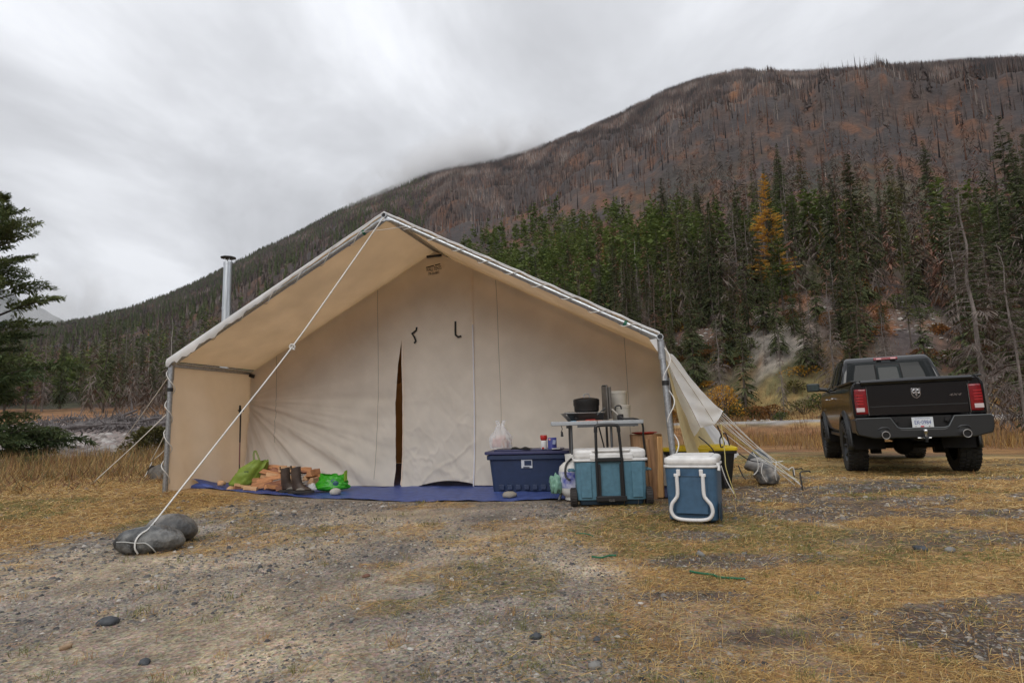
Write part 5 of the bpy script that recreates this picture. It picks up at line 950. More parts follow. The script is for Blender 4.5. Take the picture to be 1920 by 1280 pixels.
for s in (-1, 1): MB().tube(curve_pts([(.16, .02 * s, .30), (.15, .02 * s, .42), (.17, .02 * s, .46), (.20, .02 * s, .40), (.24, .02 * s, .29)], 5), .005, 5).build('handle', m_ol, b_)
MB().box((.10, -.10, .2), (.05, .004, .03)).build('dark_print', mat('faded_print', (.06, .09, .03), .7), b_)
b_ = bag('plastic_bag', 'bright green plastic bag lying crumpled in front of the tent wall', (-2.27, 7.36, TZ), m_lime, .19, .10, .20, 47, .15, -.1); g = MB().grid(lambda u, v: (.12 + .10 * u, -.02 + .05 * math.sin(u * 6), .12 + .13 * v * (.5 + u * .5)), 8, 6).build('bag_lip', mat('yellow_green_film', (.30, .48, .05), .4, transl=.3), b_, 60)
blob('blue_packet', mat('teal_packet', (.03, .10, .13), .4), b_, .055, .012, .05, 48, 10, loc=(.07, -.085, .09))
o = blob('crumpled_paper', mat('white_crumple', (.6, .6, .6), .7), None, .05, .04, .05, 49, 12, .5, 3.2); o.location = (-2.46, 7.24, .07); tag(o, 'crumpled white paper between the boots and the bright green bag', 'paper')
m_st = mat('grey_stone', (.24, .23, .21), .75, col2=(.12, .12, .115), scale=8, bump=.5, bscale=30); m_pale = mat('pale_stone', (.50, .48, .43), .7, col2=(.36, .34, .30), scale=10, bump=.3, bscale=30)
stone((-2.10, 6.98, .045), .065, .05, .045, m_pale, 3, 'pale rounded stone holding down the ground sheet near the green bag'); stone((-.07, 6.34, .035), .075, .05, .04, mat('tan_grey_stone', (.30, .27, .22), .8, bump=.5), 4, 'tan grey stone on the ground sheet edge in front of the blue tote')
# two boulders holding the guy rope
m_bo1 = mat('dark_boulder', (.025, .027, .028), .38, col2=(.15, .148, .14), scale=7, var=.6, bump=.8, bscale=18, bdist=.03, detail=8); m_bo2 = mat('grey_boulder', (.21, .19, .165), .5, col2=(.055, .055, .055), scale=6.5, var=.5, bump=.7, bscale=20, bdist=.03, detail=8)
gz_ = Hs(-2.50, 4.08); b1 = stone((-2.475, 4.08, gz_ + .060), .218, .15, .104, m_bo1, 11, 'dark smooth boulder tied with white rope, nearer of the pair at the left', .05, 'boulder', 'boulders anchoring the peak guy rope', .09, .9, 28, 0); b2 = stone((-2.52, 4.40, gz_ + .080), .19, .15, .114, m_bo2, 13, 'lighter grey boulder behind the dark one, tied to the same rope', -.25, 'boulder', 'boulders anchoring the peak guy rope', .09, .9, 28, 0)
kk = rk.copy()
m_vein = mat('quartz_vein', (.42, .42, .40), .6)
from mathutils.bvhtree import BVHTree
def bvh(o): M_ = o.matrix_basis; return BVHTree.FromPolygons([M_ @ v.co for v in o.data.vertices], [tuple(p.vertices) for p in o.data.polygons])
def onrock(t_, u, v):
    d = at(u, v, 1) - Vector((0, 0, .8)); d.normalize(); h = t_.ray_cast(Vector((0, 0, .8)), d)
    return (h[0] - d * .004 + h[1] * .003) if h[0] else at(u, v, 4.05)
k1_, k2_ = bvh(b1), bvh(b2)
rope('white rope looped from the knot over the dark boulder', [kk, onrock(k1_, 277, 993), onrock(k1_, 266, 1000), onrock(k1_, 258, 1008), onrock(k1_, 254, 1018), onrock(k1_, 254, 1028), onrock(k1_, 259, 1037)], .0055, group='rope loops around the boulders')
rope('white rope strand dropping from the knot between the two boulders', [kk, onrock(k2_, 290, 986), onrock(k2_, 290, 995)], .0048, group='rope loops around the boulders')
P = [onrock(k1_, u, v) for u, v in ((219, 1016), (235, 1016), (255, 1018), (272, 1018), (284, 1026), (293, 1036))]
vq = MB().tube(curve_pts([p + Vector((0, .004, 0)) for p in P], 4), .004, 5).build('quartz_vein', m_vein, b1, 60); vq.matrix_parent_inverse = b1.matrix_basis.inverted()
# hanging log at the left
lgm = mat('grey_round_log', (.20, .185, .165), .85, col2=(.11, .10, .09), scale=4, stretch=(6, 6, .5), bump=.7, bscale=22)
o = empty('hanging_log', at(285, 886, 9.15), 0, 'short grey log tied up by ropes beside the left tent wall', 'log'); R_(MB().tube([(-.155, 0, .075), (.155, -.02, -.075)], .118, 20), o, 'log_body', lgm, smooth=50); R_(MB().lathe([(.117, -.002), (.09, -.01), (.02, -.012)], (0, 0, 0), 18, 'X'), o, 'cut_end', mat('dark_cut_end', (.10, .085, .07), .9)); o.children[-1].location = (.16, -.02, -.077); o.children[-1].rotation_euler = (0, .45, PI); o.children[-1].rotation_euler = (0, .45, 0)
o = MB().tube([at(270, 893, 9.1), at(265, 906, 9.1) + Vector((0, 0, -.05))], .02, 7).build('wooden_peg', lgm, None); tag(o, 'short wooden peg in the grass under the hanging log', 'peg')
# rocks wrapped in rope at the right
m_net = mat('wet_dark_rock', (.07, .075, .08), .45, col2=(.33, .30, .27), scale=9, var=.3, bump=.4, bscale=24)
rz_ = Hs(2.9, 6.85); stone((2.86, 6.85, rz_ + .105), .125, .12, .135, m_net, 21, 'dark mottled rock tied under the bundle of guy ropes, in front', 0, 'anchor_rock', 'rocks loading the guy ropes', .2, 1.5, 18); stone((2.90, 7.12, rz_ + .20), .17, .12, .10, mat('pale_grey_rock', (.27, .26, .25), .7, bump=.4, col2=(.17, .17, .17), scale=7), 22, 'pale grey rock lying on the dark one under the guy ropes', .1, 'anchor_rock', 'rocks loading the guy ropes', .18, 1.3, 16); stone((3.05, 7.5, rz_ + .24), .14, .12, .12, mat('blue_grey_rock', (.06, .07, .08), .5, bump=.4), 23, 'blue grey rock at the back of the anchor rocks', 0, 'anchor_rock', 'rocks loading the guy ropes', .2, 1.4, 16)
for i, P in enumerate(([at(1412, 848, 6.75), at(1420, 862, 6.72), at(1421, 880, 6.7), at(1413, 890, 6.68)], [at(1456, 866, 6.75), at(1453, 885, 6.7), at(1456, 900, 6.72)], [at(1430, 868, 6.7), at(1428, 886, 6.68), at(1437, 903, 6.7)], [at(1425, 862, 6.75), at(1450, 866, 6.78), at(1468, 864, 6.85)], [at(1478, 880, 6.6), at(1487, 876, 6.6), at(1490, 890, 6.6)])): rope('white cord wrapped around the anchor rocks', P, .0045, group='cords around the anchor rocks')
# loose green twine on the ground
m_tw = mat('green_twine', (.015, .13, .06), .6)
for i, (P, lb) in enumerate((([(1294, 1076), (1312, 1080), (1335, 1083), (1352, 1088), (1398, 1091)], 'green plastic twine lying in the dry grass of the right foreground, nearer piece'), ([(1110, 1047), (1128, 1049), (1142, 1045), (1156, 1045)], 'short green twine lying on the gravel left of the longer piece'), ([(1080, 1003), (1098, 1003), (1112, 1007)], 'smallest scrap of dark green twine on the gravel'))):
    Q = []
    for u, v in P:
        d = at(u, v, 3) - Vector((0, 0, .8)); d = d * (.8 / -d.z); Q.append(Vector((d.x, d.y, Hs(d.x, d.y) + .012)))
    for k in range(2): 
        pass
    rope(lb, Q, .0055 if i < 2 else .004, m_tw, 'twine', 'twine', 'green twine scraps')
# single stones one can pick out on the gravel
stn = [(202, 1168, .055, 0), (124, 1213, .03, 2), (271, 1242, .03, 0), (686, 1083, .026, 3), (1313, 1040, .04, 1), (1395, 1037, .022, 1), (488, 1065, .022, 0), (504, 1072, .022, 0), (552, 966, .03, 0), (525, 968, .022, 0), (567, 1026, .018, 0), (570, 1019, .018, 0), (20, 1075, .022, 0), (660, 1163, .015, 1), (1726, 1034, .05, 0), (1782, 1036, .045, 1), (660, 1063, .02, 4), (357, 1029, .03, 4), (950, 1011, .016, 0), (288, 1028, .025, 0), (332, 1030, .022, 0), (300, 1040, .025, 0), (1115, 1250, .03, 1), (1120, 1200, .025, 0), (898, 1203, .02, 1), (658, 1168, .012, 0), (770, 1218, .018, 4), (1005, 1198, .03, 0), (160, 1020, .02, 1), (1500, 1040, .02, 4)]
ms = [mat('slate_stone', (.05, .055, .062), .6, var=.3, scale=20, bump=.4), m_st, mat('tan_stone', (.34, .23, .14), .8, var=.2, scale=20), mat('rust_stone', (.18, .09, .06), .8, var=.2, scale=20), m_pale]
lbs = ['dark slate stone', 'grey stone', 'tan stone', 'rust brown stone', 'pale flat stone']
for i, (u, v, r, k) in enumerate(stn):
    d = at(u, v, 3) - Vector((0, 0, .8)); d = d * (.8 / -d.z); where = ('in the left foreground gravel' if u < 620 else 'in the middle foreground gravel' if u < 1100 else 'in the dry grass of the right foreground') if v > 1100 else ('near the boulders on the gravel' if u < 620 else 'on the gravel path in front of the tent' if u < 1100 else 'among the dry grass right of the path')
    r *= .62; stone((d.x, d.y, Hs(d.x, d.y) + r * .25), r * 1.2, r * .9, r * (.7 if k != 4 else .35), ms[k], 30 + i, lbs[k] + ' ' + where, i * 1.3, group='stones lying loose on the camp ground', amp=.42, fr=1.5, n=6)
# ------------------------------------------------------------------ pickup truck
m_paint = mat('black_truck_paint', (.006, .006, .007), .18, spec=.4, coat=.4, var=.1, scale=3); m_paint.node_tree.nodes['Principled BSDF'].inputs['Coat Roughness'].default_value = .08
m_grime = mat('dusty_lower_paint', (.035, .030, .025), .55, var=.3, scale=5); m_bump = mat('black_bumper', (.010, .011, .012), .42, coat=.15); m_glass = mat('dark_window_glass', (.008, .010, .010), .12, spec=.2); m_tyre = mat('tyre_rubber', (.022, .021, .020), .8, bump=.3, bscale=60); m_rim = mat('dark_alloy', (.03, .032, .035), .4, .6)
m_chr = mat('chrome', (.62, .62, .63), .15, 1); m_tail = mat('red_lens', (.20, .004, .008), .18, coat=.6, var=.2, scale=14); m_rev = mat('clear_lens', (.60, .50, .50), .2, coat=.5); m_under = mat('black_underbody', (.010, .009, .009), .8)
tr = empty('pickup_truck', (7.27, 11.08, -.30), 0, 'black lifted crew cab pickup truck parked on the grass with its tailgate towards the tent', 'pickup truck')
tr.rotation_euler = Euler((0, 0, math.radians(-22))); tr.rotation_euler = (Matrix.Rotation(math.radians(-22), 3, 'Z') @ Matrix.Rotation(math.radians(-.7), 3, 'Y')).to_euler()
tr.scale = (1, 1, 1.08)
# side panels with wheel arches
def prof(z, y):
    # half width at height z
    t = np.interp(z, [.62, .80, 1.0, 1.20, 1.38, 1.47, 1.52], [.90, .945, .955, .955, .94, .915, .87]); nose = 1 - .18 * max(0, (y - 3.7) / .95) ** 2; tail = 1 - .02 * max(0, (-.9 - y) / .25); return float(t) * nose * tail
def top_z(y): return float(np.interp(y, [-1.2, .55, .75, 3.2, 4.2, 4.6], [1.52, 1.50, 1.50, 1.48, 1.42, 1.30]))
def bot_z(y):
    z = .66 if y > .4 else .74
    for yc, R in ((0, .56), (3.57, .56)):
        if abs(y - yc) < R: z = max(z, .44 + math.sqrt(R * R - (y - yc) ** 2) * .98)
    return z
ysg = sorted(set([-1.18 + 5.8 * k / 110 for k in range(111)] + [.60, .62]))
for s in (-1, 1):
    V = []; nv_ = 14
    for y in ysg:
        b0, t0 = bot_z(y), top_z(y)
        for k in range(nv_ + 1): z = b0 + (t0 - b0) * k / nv_; V.append((s * prof(z if z < t0 - .001 else t0, y), y, z))
    F = [(i*(nv_+1)+k, (i+1)*(nv_+1)+k, (i+1)*(nv_+1)+k+1, i*(nv_+1)+k+1) for i in range(len(ysg)-1) for k in range(nv_)]
    pn = MB().add(V, F).build('body_side', m_paint, tr, 50, solid=.012)
    # seams and door handles
    for ys_, nm in ((.61, 'body_gap'), (1.62, 'door_gap'), (2.72, 'door_gap')): MB().tube([(s * (prof(z, ys_) + .002), ys_, z) for z in np.linspace(bot_z(ys_) + .04, 1.47, 12)], .004, 4).build(nm, m_under, pn)
    for yh in (1.40, 2.42): MB().tube([(s * .955, yh - .10, 1.30), (s * .99, yh - .07, 1.30), (s * .99, yh + .07, 1.30), (s * .955, yh + .10, 1.30)], .012, 6).build('door_handle', m_chr, pn)
    MB().box((s * .962, 3.15, 1.10), (.006, .18, .05)).build('side_badge', m_chr, pn)
    # flares
    for yc in (0, 3.57):
        g = MB(); V = []; n_ = 26
        for i in range(n_ + 1):
            a = math.radians(-4 + 188 * i / n_); cy, sz = math.cos(a), math.sin(a)
            for (rr, xo) in ((.54, .93), (.545, .995), (.575, 1.005), (.635, .965), (.645, .93)): V.append((s * xo, yc + rr * cy, .44 + rr * sz * .98))
        g.add(V, [(i*5+k, i*5+k+1, (i+1)*5+k+1, (i+1)*5+k) for i in range(n_) for k in range(4)]); fl = g.build('fender_flare', m_bump, tr, 40, solid=.008)
        for i in range(9):
            a = math.radians(8 + 164 * i / 8); MB().lathe([(.014, -.006), (.014, .006), (.006, .010)], (s * .985, yc + .605 * math.cos(a), .44 + .605 * math.sin(a) * .98), 8, 'X').build('flare_bolt', m_under, fl)
        # inner arch
        MB().grid(lambda u, v: (s * (.93 - .5 * v), yc + .57 * math.cos(PI * u), .40 + .60 * math.sin(PI * u)), 16, 2).build('wheel_well', m_under, tr, 60)
    MB().box((s * .86, 1.78, .60), (.12, 1.9, .07)).build('running_board', m_bump, tr, bevel=.015)
    # taillights wrap the corner
    def tlf(u, v, s=s):
        a = u; y = -1.20 + .10 * max(0, u - .45) ** 1.3 / .55; x = (.735 + .2 * min(1, u * 1.15)); z = .985 + .40 * v; x2 = min(x, prof(z, -1.1) + .004); return (s * x2, y - .006 * math.sin(v * PI), z)
    tl_ = MB().grid(tlf, 14, 16).build('taillight', m_tail, tr, 50, solid=.02)
    MB().box((s * .845, -1.215, 1.055), (.125, .012, .065)).build('reverse_lens', m_rev, tl_, bevel=.004)
    for k in range(4): MB().box((s * .845, -1.214, 1.15 + .045 * k), (.11, .006, .018)).build('lamp_bar', mat('bright_red_lens', (.38, .01, .014), .2, coat=.5) if k == 0 and s == -1 else bpy.data.materials['bright_red_lens'], tl_, bevel=.002)
    MB().box((s * .725, -1.205, 1.18), (.006, .01, .43)).build('lamp_trim', m_chr, tl_)
# wheels
def wheel(x, y, s):
    w_ = MB().lathe([(.27, -.14), (.36, -.165), (.415, -.16), (.435, -.135), (.44, -.06), (.44, .06), (.435, .135), (.415, .16), (.36, .165), (.27, .14)], n=56, axis='X', cap=False).build('wheel', m_tyre, tr, 40, loc=(x, y, .44))
    w_.scale = (1, 1.08, 1)
    g = MB()
    for k in range(34):
        a = 2 * PI * k / 34
        for j, (xo, dx, da) in enumerate(((-.118, .07, 0), (-.045, .05, .5), (.04, .05, 0), (.118, .07, .5))):
            a2 = a + da * 2 * PI / 34; g.box((xo, .444 * math.cos(a2), .444 * math.sin(a2)), (dx, .048, .020), rx=a2 - PI / 2)
        for sd_ in (-1, 1): g.box((sd_ * .157, .415 * math.cos(a), .415 * math.sin(a)), (.018, .034, .042), rx=a - PI / 2)
    g.build('tyre_tread', m_tyre, w_, None)['kind'] = 'stuff'
    MB().lathe([(.275, s * .13), (.265, s * .145), (.25, s * .12), (.24, s * .02), (.20, s * .0), (.05, s * .03)], n=36, axis='X', cap=False).build('rim', m_rim, w_, 40)
    for k in range(8):
        a = 2 * PI * k / 8; MB().tube([(s * .045, .05 * math.cos(a), .05 * math.sin(a)), (s * .07, .15 * math.cos(a), .15 * math.sin(a)), (s * .11, .245 * math.cos(a), .245 * math.sin(a))], [.03, .022, .026], 6).build('spoke', m_rim, w_, 40)
    MB().lathe([(.05, s * .02), (.05, s * .08), (.03, s * .09)], n=16, axis='X').build('hub_cap', m_rim, w_)
for x, y, s in ((-.85, 0, -1), (.85, 0, 1), (-.85, 3.57, -1), (.85, 3.57, 1)): wheel(x, y, s)
# tailgate
MB().poly([(-.72, -1.19, .955), (.72, -1.19, .955), (.735, -1.19, 1.46), (-.735, -1.19, 1.46)], .06, (0, 1, 0)).build('tailgate', m_paint, tr, bevel=.012, seg=3)
g = MB()  # crowned top lip with spoiler
V = []
for i in range(25):
    x = -.80 + 1.6 * i / 24; c_ = .012 * math.cos(x / .8 * PI / 2)
    for (yo, z) in ((-1.19, 1.435), (-1.225, 1.455), (-1.235, 1.490), (-1.20, 1.520 + c_), (-1.10, 1.525 + c_), (-1.06, 1.50)): V.append((x, yo, z))
g.add(V, [(i*6+k, i*6+k+1, (i+1)*6+k+1, (i+1)*6+k) for i in range(24) for k in range(5)]); g.build('tailgate_spoiler', m_paint, tr, 50)
MB().poly([(-.70, -1.193, 1.09), (.70, -1.193, 1.09), (.70, -1.193, 1.105), (-.70, -1.193, 1.105)], .004, (0, -1, 0)).build('tailgate_crease', m_bump, tr)
for s in (-1, 1):
    MB().poly([(s * .74, -1.185, .94), (s * .955, -1.17, .94), (s * .955, -1.17, 1.40), (s * .90, -1.17, 1.50), (s * .74, -1.185, 1.50)], .05, (0, 1, 0)).build('rear_corner', m_paint, tr, bevel=.015, seg=3)
    MB().tube([(s * .728, -1.192, .96), (s * .74, -1.192, 1.45)], .004, 4).build('tailgate_gap', m_under, tr)
    MB().box((s * .90, -.3, 1.515), (.09, 1.75, .035)).build('bed_rail', m_bump, tr, bevel=.01)
MB().box((0, -.3, .98), (1.66, 1.75, .04)).build('bed_floor', m_under, tr); MB().box((0, .57, 1.24), (1.72, .03, .52)).build('bed_front_wall', m_paint, tr); MB().box((0, 1.7, .72), (1.72, 5.6, .14)).build('floor_pan', m_under, tr)
# emblem: shield with a ram's head
sh = [(-.068, .075), (.068, .075), (.066, -.02), (.045, -.058), (0, -.085), (-.045, -.058), (-.066, -.02)]
em = MB().poly([(x, -1.197, 1.285 + z) for x, z in sh], .006, (0, -1, 0)).build('emblem', m_chr, tr, bevel=.002)
MB().poly([(x * .84, -1.205, 1.285 + z * .84) for x, z in sh], .002, (0, -1, 0)).build('emblem_field', m_under, em)
for s in (-1, 1):
    MB().tube(curve_pts([(s * .008, -1.209, 1.325), (s * .030, -1.212, 1.338), (s * .048, -1.212, 1.318), (s * .046, -1.212, 1.290), (s * .030, -1.212, 1.283), (s * .026, -1.212, 1.302)], 4), .011, 8).build('ram_horn', m_chr, em, 60)
MB().poly([(-.020, -1.208, 1.31), (.020, -1.208, 1.31), (.013, -1.208, 1.25), (0, -1.208, 1.228), (-.013, -1.208, 1.25)], .007, (0, -1, 0)).build('ram_face', m_chr, em, bevel=.004)
o = link_mesh('lettering', text_mesh('4X4', .085, m_chr, .003, shear=.35), tr, (.535, -1.20, 1.235)); o.rotation_euler = (PI/2, 0, 0); o.scale = (1.15, .62, 1)
# bumper
P = [(-.94, .66), (-.97, .74), (-.97, .90), (-.93, .925), (-.44, .925), (-.34, .76), (-.30, .74), (.30, .74), (.34, .76), (.44, .925), (.93, .925), (.97, .90), (.97, .74), (.94, .66), (.70, .60), (-.70, .60)]
MB().poly([(x, -1.36, z) for x, z in P], .20, (0, 1, 0)).build('rear_bumper', m_bump, tr, bevel=.018, seg=3)
MB().box((0, -1.22, .84), (.86, .12, .18)).build('bumper_recess', m_under, tr)
for s in (-1, 1):
    MB().tube([(s * .95, -1.364, .918), (s * .45, -1.364, .918), (s * .36, -1.364, .768), (s * .30, -1.364, .748), (0, -1.364, .748)], .009, 6).build('bumper_edge', mat('satin_grey_edge', (.09, .10, .105), .4) if s == -1 else bpy.data.materials['satin_grey_edge'], tr); MB().box((s * .90, -1.0, .80), (.12, .5, .24)).build('bumper_end', m_bump, tr, bevel=.03); MB().box((s * .355, -1.30, .87), (.06, .05, .06), ry=s * .35).build('bumper_step', m_under, tr)
    ex = MB().lathe([(.052, -.09), (.060, -.10), (.060, .10), (.050, .10), (.050, -.09)], (0, 0, 0), 26, 'Y', cap=False).build('exhaust_tip', m_chr, tr, 40, loc=(s * .56, -1.385, .655)); MB().tube([(.056 * math.cos(k * PI / 12), -.10, .056 * math.sin(k * PI / 12)) for k in range(25)], .007, 6).build('bright_rim', mat('brushed_rim', (.30, .29, .28), .5, .6) if s == -1 else bpy.data.materials['brushed_rim'], ex); MB().lathe([(.05, -.085), (.05, -.08)], n=20, axis='Y').build('exhaust_bore', m_under, ex); MB().tube([(0, .05, 0), (0, .5, .0)], .045, 12).build('exhaust_pipe', m_under, ex)
    MB().tube(curve_pts([(s * .56 - .085, -1.362, .735), (s * .56 - .04, -1.366, .765), (s * .56 + .04, -1.366, .765), (s * .56 + .085, -1.362, .735)], 4), .014, 6).build('exhaust_surround', m_bump, tr)
pl = MB().box((.0, -1.375, .835), (.30, .006, .155)).build('licence_plate', mat('plate_white', (.62, .65, .68), .35), tr, bevel=.004); m_pb = mat('plate_blue', (.03, .06, .25), .5)
pm = lambda txt, x, z, sz, m, sx=1: (lambda q: (setattr(q, 'rotation_euler', (PI/2, 0, 0)), setattr(q, 'scale', (sx, 1, 1))))(link_mesh('plate_lettering', text_mesh(txt, sz, m, .0006), pl, (x, -1.3795, z)))
pm('EK 0984', 0, .832, .088, m_pb, .78); pm('Beautiful British Columbia', 0, .897, .020, m_pb, 1)
MB().box((-.01, -1.379, .772), (.05, .003, .018)).build('red_decal', mat('decal_red', (.5, .01, .03), .4), pl); MB().box((-.036, -1.379, .835), (.020, .003, .010)).build('plate_crest', m_pb, pl); MB().box((.09, -1.379, .775), (.02, .003, .012)).build('plate_crest', m_chr, pl); MB().box((-.10, -1.379, .775), (.02, .003, .010)).build('plate_crest', m_chr, pl)
# hitch
MB().box((0, -1.15, .60), (.10, .45, .08)).build('hitch_receiver', m_under, tr, bevel=.006); MB().box((0, -1.42, .60), (.055, .22, .05)).build('ball_mount', m_rim, tr, bevel=.006); MB().lathe([(.02, 0), (.02, .03), (.018, .05), (.03, .065), (.034, .085), (.028, .108), (.008, .116)], (0, -1.49, .62), 18).build('hitch_ball', m_chr, tr, 60); MB().lathe([(.022, 0), (.022, .04)], (0, -1.49, .54), 10).build('hitch_nut', m_rim, tr); MB().tube([(-.1, -1.40, .60), (.09, -1.40, .60)], .008, 6).build('hitch_pin', m_chr, tr)
# underbody
MB().tube([(-.72, 0, .44), (.72, 0, .44)], .055, 12).build('rear_axle', m_under, tr); MB().lathe([(.05, -.18), (.15, -.10), (.17, 0), (.15, .08), (.06, .14)], (-.05, 0, .44), 20, 'Y').build('differential', m_under, tr, 60); MB().tube([(-.6, 3.57, .44), (.6, 3.57, .44)], .05, 10).build('front_axle', m_under, tr)
for s in (-1, 1): MB().box((s * .48, 1.6, .66), (.09, 5.4, .14)).build('frame_rail', m_under, tr); MB().tube([(s * .52, -.25, .36), (s * .50, -.35, .75)], .03, 8).build('shock_absorber', m_under, tr); MB().box((s * .50, .0, .36), (.16, .16, .12)).build('spring_perch', m_under, tr)
MB().tube([(.0, .1, .46), (.05, 3.2, .55)], .035, 8).build('drive_shaft', m_under, tr); MB().box((0, 2.2, .50), (.9, .5, .05)).build('skid_plate', m_under, tr)
# cab: outline of the greenhouse sections (y, half width, z)
def loop(y, hw_b, zb, hw_t, zt, r=.12, n_=9):
    L_ = [(-hw_b, zb), (-hw_t - .01, zt - r * .9)]
    for k in range(n_): a = PI - (PI / 2) * k / (n_ - 1); L_.append((-hw_t + r + r * math.cos(a) * 1.0, zt - r * .75 + r * .75 * math.sin(a)))
    R_2 = [(-x, z) for x, z in reversed(L_)]; return [(x, y, z) for x, z in L_ + R_2]
secs = [loop(.62, .895, 1.48, .84, 1.56, .05), loop(.70, .90, 1.48, .805, 1.76, .06), loop(.80, .905, 1.48, .765, 1.955, .08), loop(.92, .91, 1.48, .755, 2.035, .11), loop(1.4, .92, 1.48, .755, 2.075, .12), loop(2.1, .92, 1.48, .75, 2.065, .12), loop(2.55, .915, 1.48, .735, 1.995, .11), loop(3.0, .905, 1.48, .78, 1.74, .08), loop(3.35, .89, 1.46, .85, 1.50, .03)]
V = [p for s_ in secs for p in s_]; n_ = len(secs[0]); F = [(i*n_+k, i*n_+k+1, (i+1)*n_+k+1, (i+1)*n_+k) for i in range(len(secs)-1) for k in range(n_-1)] + [tuple(range(n_))]
MB().add(V, F).build('cab', m_paint, tr, 40)
MB().grid(lambda u, v: ((-.86 + 1.72 * u) * (1 - .12 * v), 3.3 + 1.3 * v, 1.485 - .03 * v - .12 * v ** 3 + .03 * math.sin(u * PI)), 12, 10).build('hood', m_paint, tr, 60); MB().box((0, 4.55, 1.0), (1.5, .12, .66)).build('grille', m_bump, tr, bevel=.05); MB().box((0, 4.62, .78), (1.7, .16, .26)).build('front_bumper', m_bump, tr, bevel=.05)
for s in (-1, 1): MB().box((s * .68, 4.52, 1.15), (.28, .1, .2)).build('headlight', m_rev, tr, bevel=.03)
# rear glass following the cab back: corners (x,y,z)
def bk(x, z): y = float(np.interp(z, [1.48, 1.56, 1.76, 1.955, 2.035], [.60, .62, .70, .80, .92])); return (x, y - .008, z)
def pane(name, x0, x1, z0, z1, tx0=0, tx1=0, off=0, m=m_glass, parent=tr):
    return MB().grid(lambda u, v: (lambda q: (q[0], q[1] - off, q[2]))(bk((x0 + tx0 * v) + ((x1 + tx1 * v) - (x0 + tx0 * v)) * u, z0 + (z1 - z0) * v)), 8, 8).build(name, m, parent, 50, solid=.006)
rg_ = pane('rear_window', -.79, .79, 1.52, 1.945, .095, -.095, .004)
pane('window_frame', -.245, .225, 1.52, 1.885, .012, -.012, .012, m_under, rg_); pane('sliding_pane', -.222, .205, 1.535, 1.865, .010, -.01, .02, mat('sliding_glass', (.014, .019, .018), .12, spec=.25), rg_)
tb_ = MB().box((-.005, .825, 1.992), (.42, .03, .052), rx=-.5).build('brake_light', m_tail, tr, bevel=.006)
for s in (-1, 1): MB().box((s * .125, .805, 1.99), (.09, .02, .03), rx=-.5).build('clear_section', mat('pinkish_lens', (.6, .3, .3), .2) if s == -1 else bpy.data.materials['pinkish_lens'], tb_)
# side windows
for s in (-1, 1):
    def sw(y0, y1, t0, t1, s=s):
        def f(u, v):
            ya = y0 + (y1 - y0) * u; yb = t0 + (t1 - t0) * u; y = ya + (yb - ya) * v; z = 1.53 + (float(np.interp(y, [.8, 1.0, 2.3, 2.6, 3.0], [1.93, 1.97, 1.96, 1.90, 1.72])) - 1.53) * v
            zt = float(np.interp(y, [.62, .7, .8, .92, 1.4, 2.1, 2.55, 3.0], [1.51, 1.71, 1.88, 1.936, 1.967, 1.957, 1.896, 1.668])); wt = float(np.interp(y, [.62, .7, .8, .92, 2.1, 2.55, 3.0], [.85, .815, .775, .765, .76, .745, .79])); wb = .915; x = wb + (wt - wb) * (z - 1.48) / max(.05, zt - 1.48); return (s * (x + .007), y, z)
        return f
    MB().grid(sw(.92, 1.58, 1.02, 1.58), 8, 8).build('side_window', m_glass, tr, 50, solid=.005); MB().grid(sw(1.68, 2.95, 1.68, 2.45), 8, 8).build('side_window', m_glass, tr, 50, solid=.005)
    # towing mirror
    mr_ = MB().box((s * 1.20, 2.75, 1.585), (.27, .10, .18)).build('wing_mirror', m_bump, tr, bevel=.03, seg=3); MB().tube([(s * .90, 2.80, 1.52), (s * 1.1, 2.78, 1.55)], .04, 8).build('mirror_arm', m_bump, mr_)
    MB().box((s * 1.165, 2.697, 1.585), (.17, .006, .14)).build('mirror_glass', mat('mirror_glass', (.10, .13, .13), .08, .6) if s == -1 else bpy.data.materials['mirror_glass'], mr_, bevel=.002); MB().box((s * 1.292, 2.697, 1.585), (.06, .006, .14)).build('mirror_glass', bpy.data.materials['mirror_glass'], mr_, bevel=.002)
MB().tube([(-.62, 2.0, 2.07), (-.62, 2.0, 2.13)], .01, 6).build('antenna', m_under, tr)
MB().box((0, 1.2, 1.45), (1.2, .25, .5)).build('rear_seat', m_under, tr)
# ------------------------------------------------------------------ ground cover
m_straw = mat('dry_straw', (.4, .27, .1), .7, attr='tint', transl=.25, spec=.3)
def blades(name, X, Y, ln, wd, lift, cols, seed, curl=.5, up=0.0):
    """flat-lying or upright blades: 3 points, two quads... as tapering strips"""
    rg = np.random.default_rng(seed); n = len(X); q = rg.uniform(0, 2 * PI, n); Z = H(X, Y); dx, dy = np.cos(q), np.sin(q); sx, sy = -dy, dx
    P = []; bend = rg.normal(0, curl, n)
    for k, t in enumerate((0, .5, 1)):
        an = bend * t; ex = dx * np.cos(an) - dy * np.sin(an); ey = dx * np.sin(an) + dy * np.cos(an)
        h = lift * (t if up else (4 * t * (1 - t) * .8 + t * .35 * rg.random(n))) ; hor = ln * t * (1 - up * .85)
        cx = X + ex * hor; cy = Y + ey * hor; w_ = wd * (1, .8, .15)[k]
        zz = H(cx, cy) if not up else Z
        P += [np.stack([cx - sx * w_ / 2, cy - sy * w_ / 2, zz + h + .002], 1)] + ([np.stack([cx + sx * w_ / 2, cy + sy * w_ / 2, zz + h + .002 + wd * .3], 1)] if k < 2 else [])
    V = np.stack(P, 1).reshape(-1, 3); b = np.arange(n)[:, None] * 5; F = np.concatenate([b + np.array([t_]) for t_ in ((0, 1, 3), (0, 3, 2), (2, 3, 4))], 0)
    return tag(link_mesh(name, np_mesh(name, V, F, m_straw, False, {'tint': np.repeat(cols, 5, 0)})), kind='stuff')
